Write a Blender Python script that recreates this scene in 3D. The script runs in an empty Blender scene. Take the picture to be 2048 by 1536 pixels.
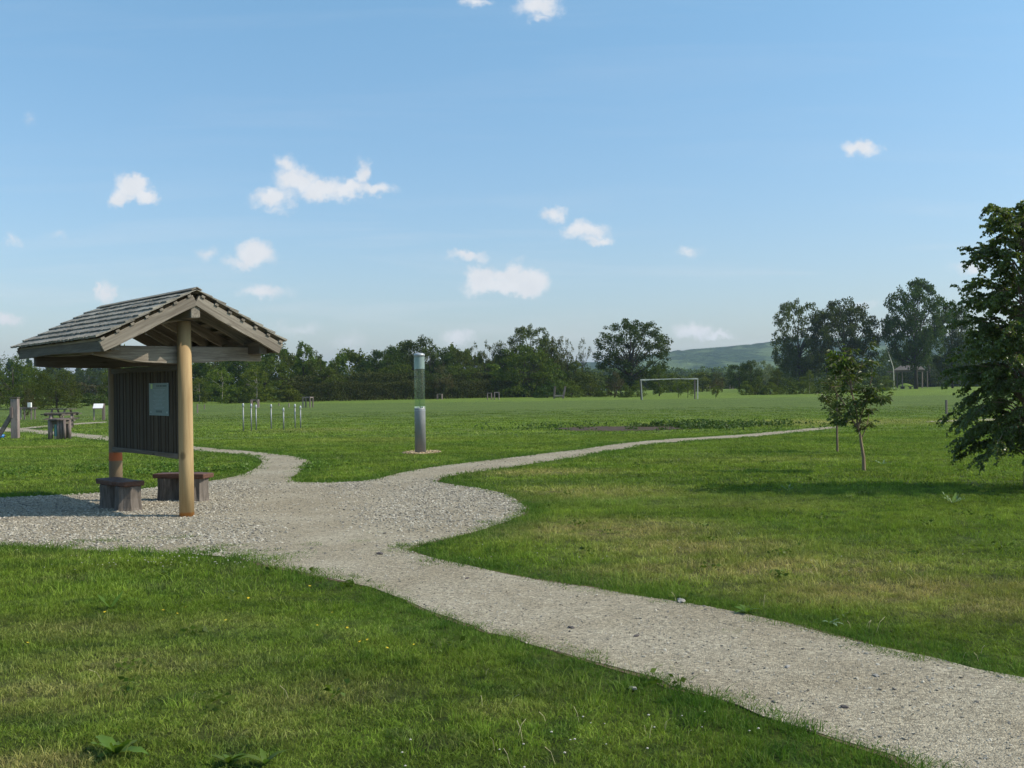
import bpy, bmesh, math, random
import numpy as np
from mathutils import Vector, Matrix, Euler

# ------------------------------------------------------------------ camera, light, exposure
S = bpy.context.scene
CAMH = 1.8; F = 2050.0; CT = 2.0; ROLL = math.radians(0.75)
cam_d = bpy.data.cameras.new('camera'); cam = bpy.data.objects.new('camera', cam_d)
S.collection.objects.link(cam); S.camera = cam
cam_d.sensor_width = 36; cam_d.lens = 36 * F / 2048; cam_d.clip_start = 0.1; cam_d.clip_end = 12000
cam.matrix_world = (Matrix.Translation((0, 0, CAMH)) @ Matrix.Rotation(math.radians(90) + CT / F, 4, 'X')
                    @ Matrix.Rotation(-ROLL, 4, 'Z'))
SUN_EL = 43.0; SUN_AZ = 97.0            # azimuth clockwise from +Y (the view direction)
S.view_settings.view_transform = 'Standard'; S.view_settings.look = 'None'
S.view_settings.exposure = 0.45; S.view_settings.gamma = 1.0; S.view_settings.use_curve_mapping = False
el = math.radians(SUN_EL); az = math.radians(SUN_AZ)
sdir = Vector((math.sin(az) * math.cos(el), math.cos(az) * math.cos(el), math.sin(el)))
sun_d = bpy.data.lights.new('sun', 'SUN'); sun_d.energy = 3.5; sun_d.angle = math.radians(0.53); sun_d.color = (1.0, 0.91, 0.77)
sun = bpy.data.objects.new('sun', sun_d); S.collection.objects.link(sun)
sun.rotation_mode = 'QUATERNION'; sun.rotation_quaternion = sdir.to_track_quat('Z', 'Y')

cr, sr = math.cos(ROLL), math.sin(ROLL)
def ray(px, py):
    a = px - 1024; b = py - 768
    return (a * cr - b * sr) / F, -(a * sr + b * cr - CT) / F       # dX/dY, dZ/dY
def G(px, py, z=0.0):
    x, y = ray(px, py); Y = (z - CAMH) / y
    return (x * Y, Y)
def at(px, py, Y):
    x, y = ray(px, py)
    return (x * Y, Y, CAMH + y * Y)

# world: Nishita sky with procedural clouds fixed in the sky by direction
W = bpy.data.worlds.new('World'); S.world = W; W.use_nodes = True
nt = W.node_tree; nt.nodes.clear(); N = nt.nodes; Lk = nt.links
def wn(t, **k):
    n = N.new(t)
    for a, b in k.items(): setattr(n, a, b)
    return n
def wmath(op, a, b=None, c=None, clamp=False):
    n = wn('ShaderNodeMath', operation=op); n.use_clamp = clamp
    for i, v in enumerate((a, b, c)):
        if v is None: continue
        if isinstance(v, (int, float)): n.inputs[i].default_value = v
        else: Lk.new(v, n.inputs[i])
    return n.outputs[0]
def wvec(op, a, b=None, c=None):
    n = wn('ShaderNodeVectorMath', operation=op)
    for i, v in enumerate((a, b, c)):
        if v is None: continue
        if isinstance(v, (tuple, list)): n.inputs[i].default_value = v
        else: Lk.new(v, n.inputs[i])
    return n.outputs['Value'] if op in ('LENGTH', 'DOT_PRODUCT') else n.outputs[0]
sky = wn('ShaderNodeTexSky', sky_type='NISHITA'); sky.sun_disc = False
sky.sun_elevation = el; sky.sun_rotation = az
sky.altitude = 0; sky.air_density = 1.0; sky.dust_density = 1.0; sky.ozone_density = 1.2
tc = wn('ShaderNodeTexCoord').outputs['Generated']
sep = wn('ShaderNodeSeparateXYZ'); Lk.new(tc, sep.inputs[0])
yy = wmath('MAXIMUM', sep.outputs[1], 0.02)
cmb = wn('ShaderNodeCombineXYZ'); Lk.new(wmath('DIVIDE', sep.outputs[0], yy), cmb.inputs[0]); Lk.new(wmath('DIVIDE', sep.outputs[2], yy), cmb.inputs[1])
uv = cmb.outputs[0]
def wnoise(vec, scale, detail=4, rough=.55, dist=0):
    n = wn('ShaderNodeTexNoise'); Lk.new(vec, n.inputs['Vector']); n.inputs['Scale'].default_value = scale
    n.inputs['Detail'].default_value = detail; n.inputs['Roughness'].default_value = rough; n.inputs['Distortion'].default_value = dist
    return n
w1 = wnoise(uv, 26, 6, .66); w2 = wnoise(uv, 95, 4, .65)
off = wvec('MULTIPLY', wvec('SUBTRACT', w1.outputs['Color'], (.5, .5, .5)), (.036, .032, 0))
off2 = wvec('MULTIPLY', wvec('SUBTRACT', w2.outputs['Color'], (.5, .5, .5)), (.012, .012, 0))
puv = wvec('ADD', wvec('ADD', uv, off), off2)
CL = [(262,370,34,26,1),(290,392,30,19,1),(240,394,28,18,1),
      (545,397,42,20,.95),(592,362,46,30,1),(572,328,24,20,.7),(640,380,56,24,1),(700,382,44,18,.9),(722,350,18,30,.75),(752,386,40,13,.75),(552,422,32,12,.45),
      (412,505,24,18,.5),(508,506,38,28,1),(478,526,44,16,.55),(525,584,56,15,.65),(935,509,38,11,.7),
      (966,556,32,30,1.15),(1018,548,40,24,1.15),(1062,562,38,28,1.1),(1012,576,74,17,1.1),
      (1110,425,26,19,.7),(1168,457,46,18,.85),(1192,476,32,11,.7),(1375,504,28,14,.5),(1722,295,42,17,.85),
      (1078,10,46,26,.8),(952,4,36,12,.6),(1078,38,28,12,.5),(208,586,22,26,.8),(190,572,12,14,.7),(14,642,36,17,.8),(1384,662,42,18,.85),(1436,673,40,9,.7),
      (1940,528,44,15,.55),(30,476,20,13,.4),(112,476,34,15,.3),(56,238,20,12,.3),(600,656,70,16,.4),(700,682,40,26,.35),(915,676,38,15,.6),(1716,612,40,13,.5),(1040,520,14,8,.3)]
field = None; fbase = None
for (px, py, rx, ry, s) in CL:
    a, e = ray(px, py)
    d = wvec('LENGTH', wvec('MULTIPLY', wvec('SUBTRACT', puv, (a, e, 0)), (F / rx / 1.38, F / ry / 1.42, 0)))
    v = wmath('MULTIPLY_ADD', d, -s, s)
    field = v if field is None else wmath('SMOOTH_MAX', field, v, .12)
ero = wnoise(uv, 60, 6, .62)
fe = wmath('SUBTRACT', field, wmath('MULTIPLY', ero.outputs['Fac'], .42))
mr = wn('ShaderNodeMapRange', interpolation_type='SMOOTHERSTEP'); Lk.new(fe, mr.inputs[0]); mr.inputs[1].default_value = -.22; mr.inputs[2].default_value = .50
mr.inputs[3].default_value = 0; mr.inputs[4].default_value = .93
cloud_a = mr.outputs[0]
# thin veils low in the sky, streaked along the horizon
mp = wvec('MULTIPLY', uv, (2.2, 26, 1)); ve = wnoise(mp, 1.0, 5, .6, .4)
mv = wn('ShaderNodeMapRange'); Lk.new(ve.outputs['Fac'], mv.inputs[0]); mv.inputs[1].default_value = .5; mv.inputs[2].default_value = .78; mv.inputs[3].default_value = 0; mv.inputs[4].default_value = .62
low = wn('ShaderNodeMapRange'); Lk.new(sep.outputs[2], low.inputs[0]); low.inputs[1].default_value = .0; low.inputs[2].default_value = .2; low.inputs[3].default_value = 1; low.inputs[4].default_value = .12
veil = wmath('MULTIPLY', mv.outputs[0], low.outputs[0])
alpha = wmath('MAXIMUM', cloud_a, veil)
# soft body tone of the clouds
bn = wnoise(uv, 40, 3, .5)
cb = wn('ShaderNodeMix', data_type='RGBA'); Lk.new(bn.outputs['Fac'], cb.inputs['Factor']); cb.inputs['A'].default_value = (3.7, 3.85, 4.1, 1); cb.inputs['B'].default_value = (4.9, 4.9, 4.95, 1)
SKY_STR = 0.142
tint = wn('ShaderNodeMix', data_type='RGBA', blend_type='MULTIPLY'); tint.inputs['Factor'].default_value = 1
Lk.new(sky.outputs[0], tint.inputs['A'])
tr_ = wn('ShaderNodeValToRGB'); Lk.new(sep.outputs[2], tr_.inputs[0]); tr_.color_ramp.elements[0].color = (.66, .65, .72, 1); tr_.color_ramp.elements[1].position = .42; tr_.color_ramp.elements[1].color = (.74, 1.02, 1.02, 1)
Lk.new(tr_.outputs[0], tint.inputs['B'])
mx = wn('ShaderNodeMix', data_type='RGBA'); Lk.new(alpha, mx.inputs['Factor']); Lk.new(tint.outputs['Result'], mx.inputs['A']); Lk.new(cb.outputs['Result'], mx.inputs['B'])
bg = wn('ShaderNodeBackground'); bg.inputs['Strength'].default_value = SKY_STR; Lk.new(mx.outputs['Result'], bg.inputs['Color'])
wo = wn('ShaderNodeOutputWorld'); Lk.new(bg.outputs[0], wo.inputs['Surface'])

# ------------------------------------------------------------------ helpers
RNG = np.random.default_rng(7); random.seed(7)
COL = S.collection
def tag(o, label=None, cat=None, group=None, kind=None):
    for k, v in (('label', label), ('category', cat), ('group', group), ('kind', kind)):
        if v: o[k] = v
    return o
def link(name, me, parent=None, loc=None, rot=None):
    o = bpy.data.objects.new(name, me); COL.objects.link(o)
    if parent: o.parent = parent
    if loc is not None: o.location = loc
    if rot is not None: o.rotation_euler = rot
    return o
def empty(name, loc, rz, label, cat, group=None):
    o = link(name, None, None, loc, (0, 0, rz)); o.empty_display_size = .2
    return tag(o, label, cat, group)
def mesh(name, v, f, mat, smooth=False):
    me = bpy.data.meshes.new(name); me.from_pydata([tuple(p) for p in v], [], [tuple(q) for q in f])
    if mat: me.materials.append(mat)
    if smooth: me.polygons.foreach_set('use_smooth', [True] * len(me.polygons))
    me.update(); return me
def fastmesh(name, verts, k, mat):
    """verts (n*k,3): n faces of k own vertices each"""
    n = len(verts) // k; me = bpy.data.meshes.new(name)
    me.vertices.add(n * k); me.vertices.foreach_set('co', np.ascontiguousarray(verts, dtype=np.float32).ravel())
    me.loops.add(n * k); me.loops.foreach_set('vertex_index', np.arange(n * k, dtype=np.int32))
    me.polygons.add(n); me.polygons.foreach_set('loop_start', np.arange(0, n * k, k, dtype=np.int32))
    me.update(calc_edges=True)
    if mat: me.materials.append(mat)
    return me
class MB:
    def __init__(s): s.v = []; s.f = []
    def box(s, c, size, rz=0, M=None):
        c = Vector(c); n = len(s.v); hx, hy, hz = [q / 2 for q in size]
        R = M if M is not None else Matrix.Rotation(rz, 3, 'Z')
        for z in (-hz, hz):
            for x, y in ((-hx, -hy), (hx, -hy), (hx, hy), (-hx, hy)): s.v.append(c + R @ Vector((x, y, z)))
        s.f += [(n+3, n+2, n+1, n), (n+4, n+5, n+6, n+7)] + [(n+i, n+(i+1) % 4, n+4+(i+1) % 4, n+4+i) for i in range(4)]
        return s
    def tube(s, pts, rad, k=8, cap=True):
        pts = [Vector(p) for p in pts]; n0 = len(s.v); m = len(pts)
        if not hasattr(rad, '__len__'): rad = [rad] * m
        ref = None
        for i, p in enumerate(pts):
            t = (pts[min(i+1, m-1)] - pts[max(i-1, 0)])
            t = t.normalized() if t.length > 1e-9 else Vector((0, 0, 1))
            if ref is None: ref = Vector((1, 0, 0)) if abs(t.x) < .8 else Vector((0, 1, 0))
            a = (ref - t * ref.dot(t)).normalized(); b = t.cross(a); ref = a
            for j in range(k):
                w = 2 * math.pi * j / k; s.v.append(p + (a * math.cos(w) + b * math.sin(w)) * rad[i])
        for i in range(m - 1):
            for j in range(k):
                s.f.append((n0+i*k+j, n0+i*k+(j+1) % k, n0+(i+1)*k+(j+1) % k, n0+(i+1)*k+j))
        if cap:
            s.f.append(tuple(n0 + j for j in reversed(range(k)))); s.f.append(tuple(n0+(m-1)*k+j for j in range(k)))
        return s
    def lathe(s, prof, k=24, c=(0, 0, 0)):
        return s.tube([(c[0], c[1], c[2] + z) for r, z in prof], [r for r, z in prof], k)
    def build(s, name, mat, parent=None, loc=None, rot=None, smooth=False, bevel=0):
        me = mesh(name, s.v, s.f, mat, smooth); o = link(name, me, parent, loc, rot)
        if bevel:
            b = o.modifiers.new('bevel', 'BEVEL'); b.width = bevel; b.segments = 2; b.limit_method = 'ANGLE'
        return o
def fit_axes(p0, p1, up=(0, 0, 1)):
    x = (Vector(p1) - Vector(p0)).normalized(); z = Vector(up); z = (z - x * z.dot(x)).normalized(); y = z.cross(x)
    return Matrix((x, y, z)).transposed().to_4x4()
def beam(name, p0, p1, w, h, mat, parent, up=(0, 0, 1), wany=0.0, seed=0, taper=None):
    """timber from p0 to p1 (centre line), own frame with x along the grain; segments jittered when wany"""
    p0 = Vector(p0); p1 = Vector(p1); Ln = (p1 - p0).length; n = 2 if wany == 0 else max(4, int(Ln / .16))
    r = random.Random(seed); v = []; f = []
    for i in range(n):
        t = i / (n - 1); x = (t - .5) * Ln
        sc = 1 if taper is None else taper(t)
        a = [r.uniform(-1, 1) * wany for _ in range(6)]
        lo = math.sin(t * 7 + seed) * wany * 1.3
        v += [(x, -w/2 + a[0]*.4, -h/2*sc + a[1]*.6 + lo), (x, w/2 + a[2]*.4, -h/2*sc + a[3]*.6 + lo), (x, w/2 + a[4]*.3, h/2), (x, -w/2 + a[5]*.3, h/2)]
    for i in range(n - 1):
        for j in range(4): f.append((4*i+j, 4*i+4+j, 4*i+4+(j+1) % 4, 4*i+(j+1) % 4))
    f.append((0, 1, 2, 3)); f.append((4*n-1, 4*n-2, 4*n-3, 4*n-4))
    f = [tuple(reversed(q)) for q in f]
    me = mesh(name, v, f, mat); o = link(name, me, parent)
    M = fit_axes(p0, p1, up); M.translation = (p0 + p1) / 2; o.matrix_local = M
    b = o.modifiers.new('bevel', 'BEVEL'); b.width = min(w, h) * .06; b.segments = 1; b.limit_method = 'ANGLE'
    return o
def copy_tree(o, parent=None):
    c = o.copy(); COL.objects.link(c)
    if parent: c.parent = parent
    for ch in [q for q in CH.get(o.name, [])]:
        CH.setdefault(c.name, []).append(copy_tree(ch, c))
    return c
CH = {}
def reg(root):
    CH[root.name] = [o for o in COL.objects if o.parent == root]
    for c in CH[root.name]: reg(c)
    return root

# ------------------------------------------------------------------ materials
def mat(name):
    m = bpy.data.materials.new(name); m.use_nodes = True; m.node_tree.nodes.clear(); return m
class NB:
    def __init__(s, m): s.m = m; s.t = m.node_tree; s.N = s.t.nodes; s.L = s.t.links
    def n(s, t, ins=None, **k):
        q = s.N.new(t)
        for a, b in k.items(): setattr(q, a, b)
        for a, b in (ins or {}).items():
            if hasattr(b, 'is_linked'): s.L.new(b, q.inputs[a])
            else: q.inputs[a].default_value = b
        return q
    def math(s, op, a, b=0.0, clamp=False):
        q = s.n('ShaderNodeMath', {0: a, 1: b}, operation=op); q.use_clamp = clamp; return q.outputs[0]
    def noise(s, vec, sc, det=3, ro=.55, dis=0, out='Fac'):
        return s.n('ShaderNodeTexNoise', {'Vector': vec, 'Scale': sc, 'Detail': det, 'Roughness': ro, 'Distortion': dis}).outputs[out]
    def rng(s, v, a, b, c=0.0, d=1.0, smooth=True):
        q = s.n('ShaderNodeMapRange', {0: v, 1: a, 2: b, 3: c, 4: d}); q.interpolation_type = 'SMOOTHSTEP' if smooth else 'LINEAR'; return q.outputs[0]
    def mix(s, fac, a, b, bt='MIX'):
        q = s.n('ShaderNodeMix', data_type='RGBA', blend_type=bt)
        for k, v in (('Factor', fac), ('A', a), ('B', b)):
            if hasattr(v, 'is_linked'): s.L.new(v, q.inputs[k])
            elif k == 'Factor': q.inputs[k].default_value = v
            else: q.inputs[k].default_value = (*v, 1)[:4]
        return q.outputs['Result']
    def scale(s, vec, sc): return s.n('ShaderNodeVectorMath', {0: vec, 1: sc}, operation='MULTIPLY').outputs[0]
    def pos(s): return s.n('ShaderNodeNewGeometry').outputs['Position']
    def obj(s): return s.n('ShaderNodeTexCoord').outputs['Object']
    def rand(s): return s.n('ShaderNodeObjectInfo').outputs['Random']
    def bump(s, h, strg=.5, dist=.02): return s.n('ShaderNodeBump', {'Height': h, 'Strength': strg, 'Distance': dist}).outputs[0]
    def bsdf(s, col, rough=.8, nrm=None, spec=.3, metal=0.0):
        ins = {'Base Color': col if hasattr(col, 'is_linked') else (*col, 1)[:4], 'Roughness': rough, 'Specular IOR Level': spec, 'Metallic': metal}
        if nrm is not None: ins['Normal'] = nrm
        return s.n('ShaderNodeBsdfPrincipled', ins).outputs[0]
    def out(s, sh):
        s.n('ShaderNodeOutputMaterial', {'Surface': sh}); return s.m

# dry patches of the lawn (world position, radii, strength)
DRY = []
for (px, py, rx, ry, st) in [(1080,945,1.6,.8,.95),(1180,985,1.7,1.2,.75),(1230,1060,1.5,1.0,1.1),(1400,1095,1.3,.8,1.0),(1560,1140,1.5,.7,1.15),(1800,1180,1.5,.7,1.1),(2020,1215,1.0,.6,.9),(1330,1140,1.0,.35,.9),(1700,1110,1.2,.5,.5),
                             (1030,1000,.9,.6,.5),(1290,1160,.8,.3,.5),(640,860,3,2,.5),(250,1330,.9,.45,.5),(620,1390,.6,.4,.6),(90,1390,.7,.4,.7),(50,1530,.4,.2,1.0),(1640,845,7,3.5,.75),(80,895,2,.7,.6),(1000,1420,.3,.2,.4),(150,1260,.8,.4,.5),(400,1250,.8,.4,.35),(760,880,4,1.5,.35),(520,1450,.5,.3,.45),(1500,1010,1.5,.8,.35),(1950,1130,1,.4,.4),(1500,920,3,1.2,.3)]:
    x, y = G(px, py); DRY.append((x, y, rx, ry, st))
def grass_group():
    g = bpy.data.node_groups.new('lawn_colour', 'ShaderNodeTree')
    g.interface.new_socket('Color', in_out='OUTPUT', socket_type='NodeSocketColor')
    g.interface.new_socket('Var', in_out='INPUT', socket_type='NodeSocketFloat')
    class M0: node_tree = g
    b = NB(M0); gi = b.N.new('NodeGroupInput'); go = b.N.new('NodeGroupOutput')
    p = b.pos()
    n1 = b.noise(p, .55, 4, .6); n2 = b.noise(p, 2.6, 3, .6); n3 = b.noise(b.scale(p, (.12, .5, 1)), 1.0, 4, .6)
    c = b.mix(b.rng(n1, .35, .66), (.112, .170, .016), (.160, .210, .026))
    c = b.mix(b.rng(n2, .48, .7, 0, .8), c, (.044, .098, .012))
    c = b.mix(b.rng(n3, .48, .72, 0, .75), c, (.132, .186, .034))
    d = b.rng(b.noise(p, 1.3, 5, .65), .52, .8, 0, .55)
    for (x, y, rx, ry, st) in DRY:
        q = b.n('ShaderNodeVectorMath', {0: p, 1: (x, y, 0)}, operation='SUBTRACT').outputs[0]
        q = b.n('ShaderNodeVectorMath', {0: b.scale(q, (1/rx, 1/ry, 0))}, operation='LENGTH').outputs['Value']
        d = b.math('MAXIMUM', d, b.math('MULTIPLY', b.rng(q, .1, 1.6, st, 0), b.rng(n2, .3, .62, .5, 1.15)))
    dd = b.math('MULTIPLY', b.math('MULTIPLY', d, .72), b.rng(gi.outputs[0], 0, 1, .35, 1.25, False), clamp=True)
    c = b.mix(dd, c, (.37, .285, .125))
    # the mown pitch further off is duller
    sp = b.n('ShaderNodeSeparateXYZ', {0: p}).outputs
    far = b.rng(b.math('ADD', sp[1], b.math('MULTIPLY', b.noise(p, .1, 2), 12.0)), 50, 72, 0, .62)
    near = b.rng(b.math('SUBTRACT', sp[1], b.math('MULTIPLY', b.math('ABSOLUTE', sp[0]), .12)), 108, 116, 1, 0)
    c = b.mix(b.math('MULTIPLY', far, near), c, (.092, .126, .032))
    c = b.mix(b.rng(b.noise(b.scale(p, (.02, .25, 1)), 1.0, 3, .6), .45, .7, 0, .35), c, (.055, .10, .022))
    c = b.mix(b.rng(gi.outputs[0], .80, .92, 0, .4), c, (.24, .22, .09))
    n4 = b.math('MULTIPLY', b.rng(b.noise(p, 8.5, 4, .7), .3, .7, .70, 1.30), b.rng(b.noise(b.scale(p, (.35, .8, 1)), 1.1, 4, .7), .3, .7, .80, 1.2))
    c = b.n('ShaderNodeHueSaturation', {'Color': c, 'Value': n4}).outputs[0]
    v = b.n('ShaderNodeHueSaturation', {'Color': c, 'Value': b.rng(gi.outputs[0], 0, 1, .68, 1.80, False), 'Saturation': .97}).outputs[0]
    b.L.new(v, go.inputs[0]); return g
GG = grass_group()
def mk_ground():
    m = mat('lawn_soil'); b = NB(m); p = b.pos()
    q = b.n('ShaderNodeGroup', {}); q.node_tree = GG; b.L.new(b.noise(p, 45, 3, .7), q.inputs[0])
    sp = b.n('ShaderNodeSeparateXYZ', {0: p}).outputs
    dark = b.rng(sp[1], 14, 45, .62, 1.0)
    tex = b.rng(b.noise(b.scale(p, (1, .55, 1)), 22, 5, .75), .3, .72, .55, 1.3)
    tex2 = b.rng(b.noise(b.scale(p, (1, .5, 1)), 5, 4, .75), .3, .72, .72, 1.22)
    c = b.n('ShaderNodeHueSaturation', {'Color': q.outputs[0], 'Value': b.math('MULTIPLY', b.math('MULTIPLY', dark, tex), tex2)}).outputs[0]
    nb = b.bump(b.noise(p, 14, 6, .75), 1.0, .12)
    return b.out(b.bsdf(c, .9, nb, .1))
def mk_blade():
    m = mat('grass_blade'); b = NB(m)
    at_ = b.n('ShaderNodeAttribute', {}, attribute_type='INSTANCER', attribute_name='edge').outputs['Fac']
    q = b.n('ShaderNodeGroup', {}); q.node_tree = GG; b.L.new(b.math('ADD', b.math('MULTIPLY', b.rand(), .5), b.math('MULTIPLY', b.n('ShaderNodeNewGeometry').outputs['Random Per Island'], .5)), q.inputs[0])
    gc = b.mix(b.math('MULTIPLY', at_, .62), q.outputs[0], (.052, .125, .020))
    d = b.bsdf(gc, .6, None, .1)
    tcol = b.mix(1.0, gc, (1.25, 1.35, .7), 'MULTIPLY')
    t = b.n('ShaderNodeBsdfTranslucent', {'Color': tcol}).outputs[0]
    return b.out(b.n('ShaderNodeMixShader', {0: .36, 1: d, 2: t}).outputs[0])
def mk_leaf(name, c1, c2, trans=.3, rough=.65, scl=3.0, spec=.12, c3=None, zlo=None):
    m = mat(name); b = NB(m); o = b.obj(); r = b.rand()
    n = b.noise(o, scl, 3, .6); isl = b.n('ShaderNodeNewGeometry').outputs['Random Per Island']
    c = b.mix(b.rng(n, .35, .65), c1, c2)
    if c3: c = b.mix(b.rng(b.noise(o, scl * .6, 2), .58, .72, 0, .8), c, c3)
    v = b.math('ADD', b.rng(isl, 0, 1, .7, 1.28, False), b.rng(r, 0, 1, -.16, .16, False))
    c = b.n('ShaderNodeHueSaturation', {'Color': c, 'Value': v, 'Hue': b.rng(r, 0, 1, .485, .515, False)}).outputs[0]
    d = b.bsdf(c, rough, None, spec)
    t = b.n('ShaderNodeBsdfTranslucent', {'Color': b.mix(1.0, c, (1.3, 1.4, .6), 'MULTIPLY')}).outputs[0]
    return b.out(b.n('ShaderNodeMixShader', {0: trans, 1: d, 2: t}).outputs[0])
def mk_wood(name, c1, c2, c3, grain=(2.5, 34, 34), rough=.8, knots=True, bumps=.5, stain=None):
    m = mat(name); b = NB(m); o = b.obj(); r = b.rand()
    off = b.n('ShaderNodeCombineXYZ', {0: b.math('MULTIPLY', r, 37.0), 1: b.math('MULTIPLY', r, 11.0), 2: 0.0}).outputs[0]
    p = b.n('ShaderNodeVectorMath', {0: o, 1: off}, operation='ADD').outputs[0]
    g = b.noise(b.scale(p, grain), 1.0, 5, .65, .6); bl = b.noise(b.scale(p, tuple(k * .12 for k in grain)), 1.4, 3, .6)
    c = b.mix(b.rng(g, .3, .7), c1, c2); c = b.mix(b.rng(bl, .45, .72, 0, .75), c, c3)
    if knots:
        vo = b.n('ShaderNodeTexVoronoi', {'Vector': b.scale(p, tuple(max(1.6, k * .13) for k in grain)), 'Scale': 1.0}).outputs['Distance']
        c = b.mix(b.rng(vo, .05, .13, .75, 0), c, tuple(k * .35 for k in c1))
    c = b.n('ShaderNodeHueSaturation', {'Color': c, 'Value': b.rng(r, 0, 1, .78, 1.22, False)}).outputs[0]
    if stain:
        z = b.n('ShaderNodeSeparateXYZ', {0: o}).outputs[2]
        for (z0, z1, colr, s) in stain:
            k = b.math('MULTIPLY', b.rng(z, z0 - .012, z0 + .012), b.rng(b.math('ADD', z, b.math('MULTIPLY', g, .03)), z1 - .012, z1 + .02, 1, 0))
            c = b.mix(b.math('MULTIPLY', k, s), c, colr)
    return b.out(b.bsdf(c, rough, b.bump(g, bumps, .008), .2))
def mk_plain(name, c, rough=.5, metal=0.0, spec=.4, var=.12, sc=6):
    m = mat(name); b = NB(m); o = b.obj()
    n = b.noise(o, sc, 5, .65); cc = b.mix(b.rng(n, .3, .7), tuple(k * (1 - var) for k in c), tuple(min(1, k * (1 + var)) for k in c))
    return b.out(b.bsdf(cc, b.rng(n, .2, .8, rough * .85, min(1, rough * 1.15)), b.bump(n, .12, .01), spec, metal))
def mk_path():
    m = mat('crushed_limestone'); b = NB(m); p = b.pos()
    v1 = b.n('ShaderNodeTexVoronoi', {'Vector': p, 'Scale': 95.0}).outputs; v2 = b.n('ShaderNodeTexVoronoi', {'Vector': p, 'Scale': 38.0}).outputs
    n1 = b.noise(p, .8, 4, .6); n2 = b.noise(p, 9, 4, .7); n3 = b.noise(p, 60, 3, .7)
    c = b.mix(b.rng(n1, .35, .68), (.315, .266, .188), (.385, .335, .248))
    c = b.mix(b.rng(n2, .45, .8, 0, .45), c, (.255, .210, .145))
    g1 = b.n('ShaderNodeSeparateColor', {0: v1['Color']}).outputs[0]; g2 = b.n('ShaderNodeSeparateColor', {0: v2['Color']}).outputs[0]
    c = b.n('ShaderNodeHueSaturation', {'Color': c, 'Value': b.math('MULTIPLY', b.rng(g1, 0, 1, .55, 1.34, False), b.rng(g2, 0, 1, .78, 1.18, False))}).outputs[0]
    h = b.math('ADD', b.math('MULTIPLY', v1['Distance'], -.7), b.math('MULTIPLY', n3, .8))
    return b.out(b.bsdf(c, .95, b.bump(h, .9, .012), .1))
def mk_stone(name, c1, c2, c3):
    m = mat(name); b = NB(m); r = b.rand(); o = b.obj()
    c = b.mix(r, c1, c2); r2 = b.math('FRACT', b.math('MULTIPLY', r, 17.3)); c = b.mix(b.rng(r2, .72, .95), c, c3)
    n = b.noise(o, 9, 3); c = b.n('ShaderNodeHueSaturation', {'Color': c, 'Value': b.math('MULTIPLY', b.rng(b.math('FRACT', b.math('MULTIPLY', r, 7.7)), 0, 1, .66, 1.25, False), b.rng(n, .2, .8, .9, 1.1))}).outputs[0]
    return b.out(b.bsdf(c, .9, None, .15))

M = {}
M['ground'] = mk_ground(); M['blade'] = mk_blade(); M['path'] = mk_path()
M['stone'] = mk_stone('limestone_chip', (.345, .308, .245), (.45, .41, .34), (.16, .148, .13))
M['woodchip'] = mk_stone('wood_chip', (.42, .30, .17), (.50, .40, .26), (.22, .15, .09))
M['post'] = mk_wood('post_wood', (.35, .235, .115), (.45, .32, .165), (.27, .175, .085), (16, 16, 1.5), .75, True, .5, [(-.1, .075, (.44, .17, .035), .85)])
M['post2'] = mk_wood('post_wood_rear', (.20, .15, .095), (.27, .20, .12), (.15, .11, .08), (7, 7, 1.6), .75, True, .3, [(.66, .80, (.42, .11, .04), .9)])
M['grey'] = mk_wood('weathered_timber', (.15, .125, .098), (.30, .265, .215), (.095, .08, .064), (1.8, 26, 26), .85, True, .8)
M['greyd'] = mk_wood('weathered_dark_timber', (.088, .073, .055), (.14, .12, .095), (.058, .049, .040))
M['shingle'] = mk_wood('shingle_wood', (.20, .182, .150), (.32, .295, .25), (.12, .108, .09), (3, 42, 42), .85, False, .7)
M['slat'] = mk_wood('slat_wood', (.050, .038, .024), (.074, .056, .036), (.032, .025, .017), (24, 24, 2), .8, False)
M['bench'] = mk_wood('bench_wood', (.075, .038, .026), (.125, .062, .042), (.05, .028, .021), (3, 26, 26), .6)
M['bark'] = mk_wood('stump_bark', (.09, .075, .062), (.18, .152, .13), (.058, .048, .04), (26, 26, 3.5), .95, False, 1.0)
M['trunk'] = mk_wood('tree_bark', (.040, .034, .026), (.068, .058, .046), (.03, .026, .021), (10, 10, 2), .95, False, .8)
M['trunkp'] = mk_wood('pale_bark', (.27, .23, .19), (.42, .38, .33), (.12, .095, .075), (6, 6, 14), .8, False, .6)
M['sapbark'] = mk_wood('sapling_bark', (.19, .13, .085), (.29, .21, .14), (.11, .08, .05), (20, 20, 4), .85, False, .6)
M['log'] = mk_wood('log_wood', (.17, .13, .12), (.28, .225, .20), (.10, .075, .065), (14, 14, 2), .85, True)
M['steel'] = mk_plain('brushed_steel', (.27, .27, .275), .5, .25, .5, .08)
M['capw'] = mk_plain('cap_metal', (.38, .39, .40), .4, .3, .5, .06)
M['white'] = mk_plain('white_paint', (.74, .73, .70), .5, 0, .4, .06)
M['goalw'] = mk_wood('worn_white_paint', (.50, .46, .40), (.62, .59, .53), (.30, .26, .21))
M['board'] = mk_plain('sign_face', (.72, .70, .72), .4, 0, .4, .05)
M['blue'] = mk_plain('blue_plastic', (.02, .16, .45), .45, 0, .4, .1)
M['turq'] = mk_plain('turquoise_panel', (.13, .30, .30), .5)
M['cream'] = mk_plain('cream_block', (.50, .40, .24), .7)
M['poster'] = mk_plain('poster_print', (.11, .175, .18), .45, 0, .4, .05)
M['ink'] = mk_plain('print_dark', (.06, .10, .10), .6)
M['inkl'] = mk_plain('print_line', (.24, .32, .33), .6)
M['inkg'] = mk_plain('print_green', (.34, .48, .20), .6)
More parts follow.
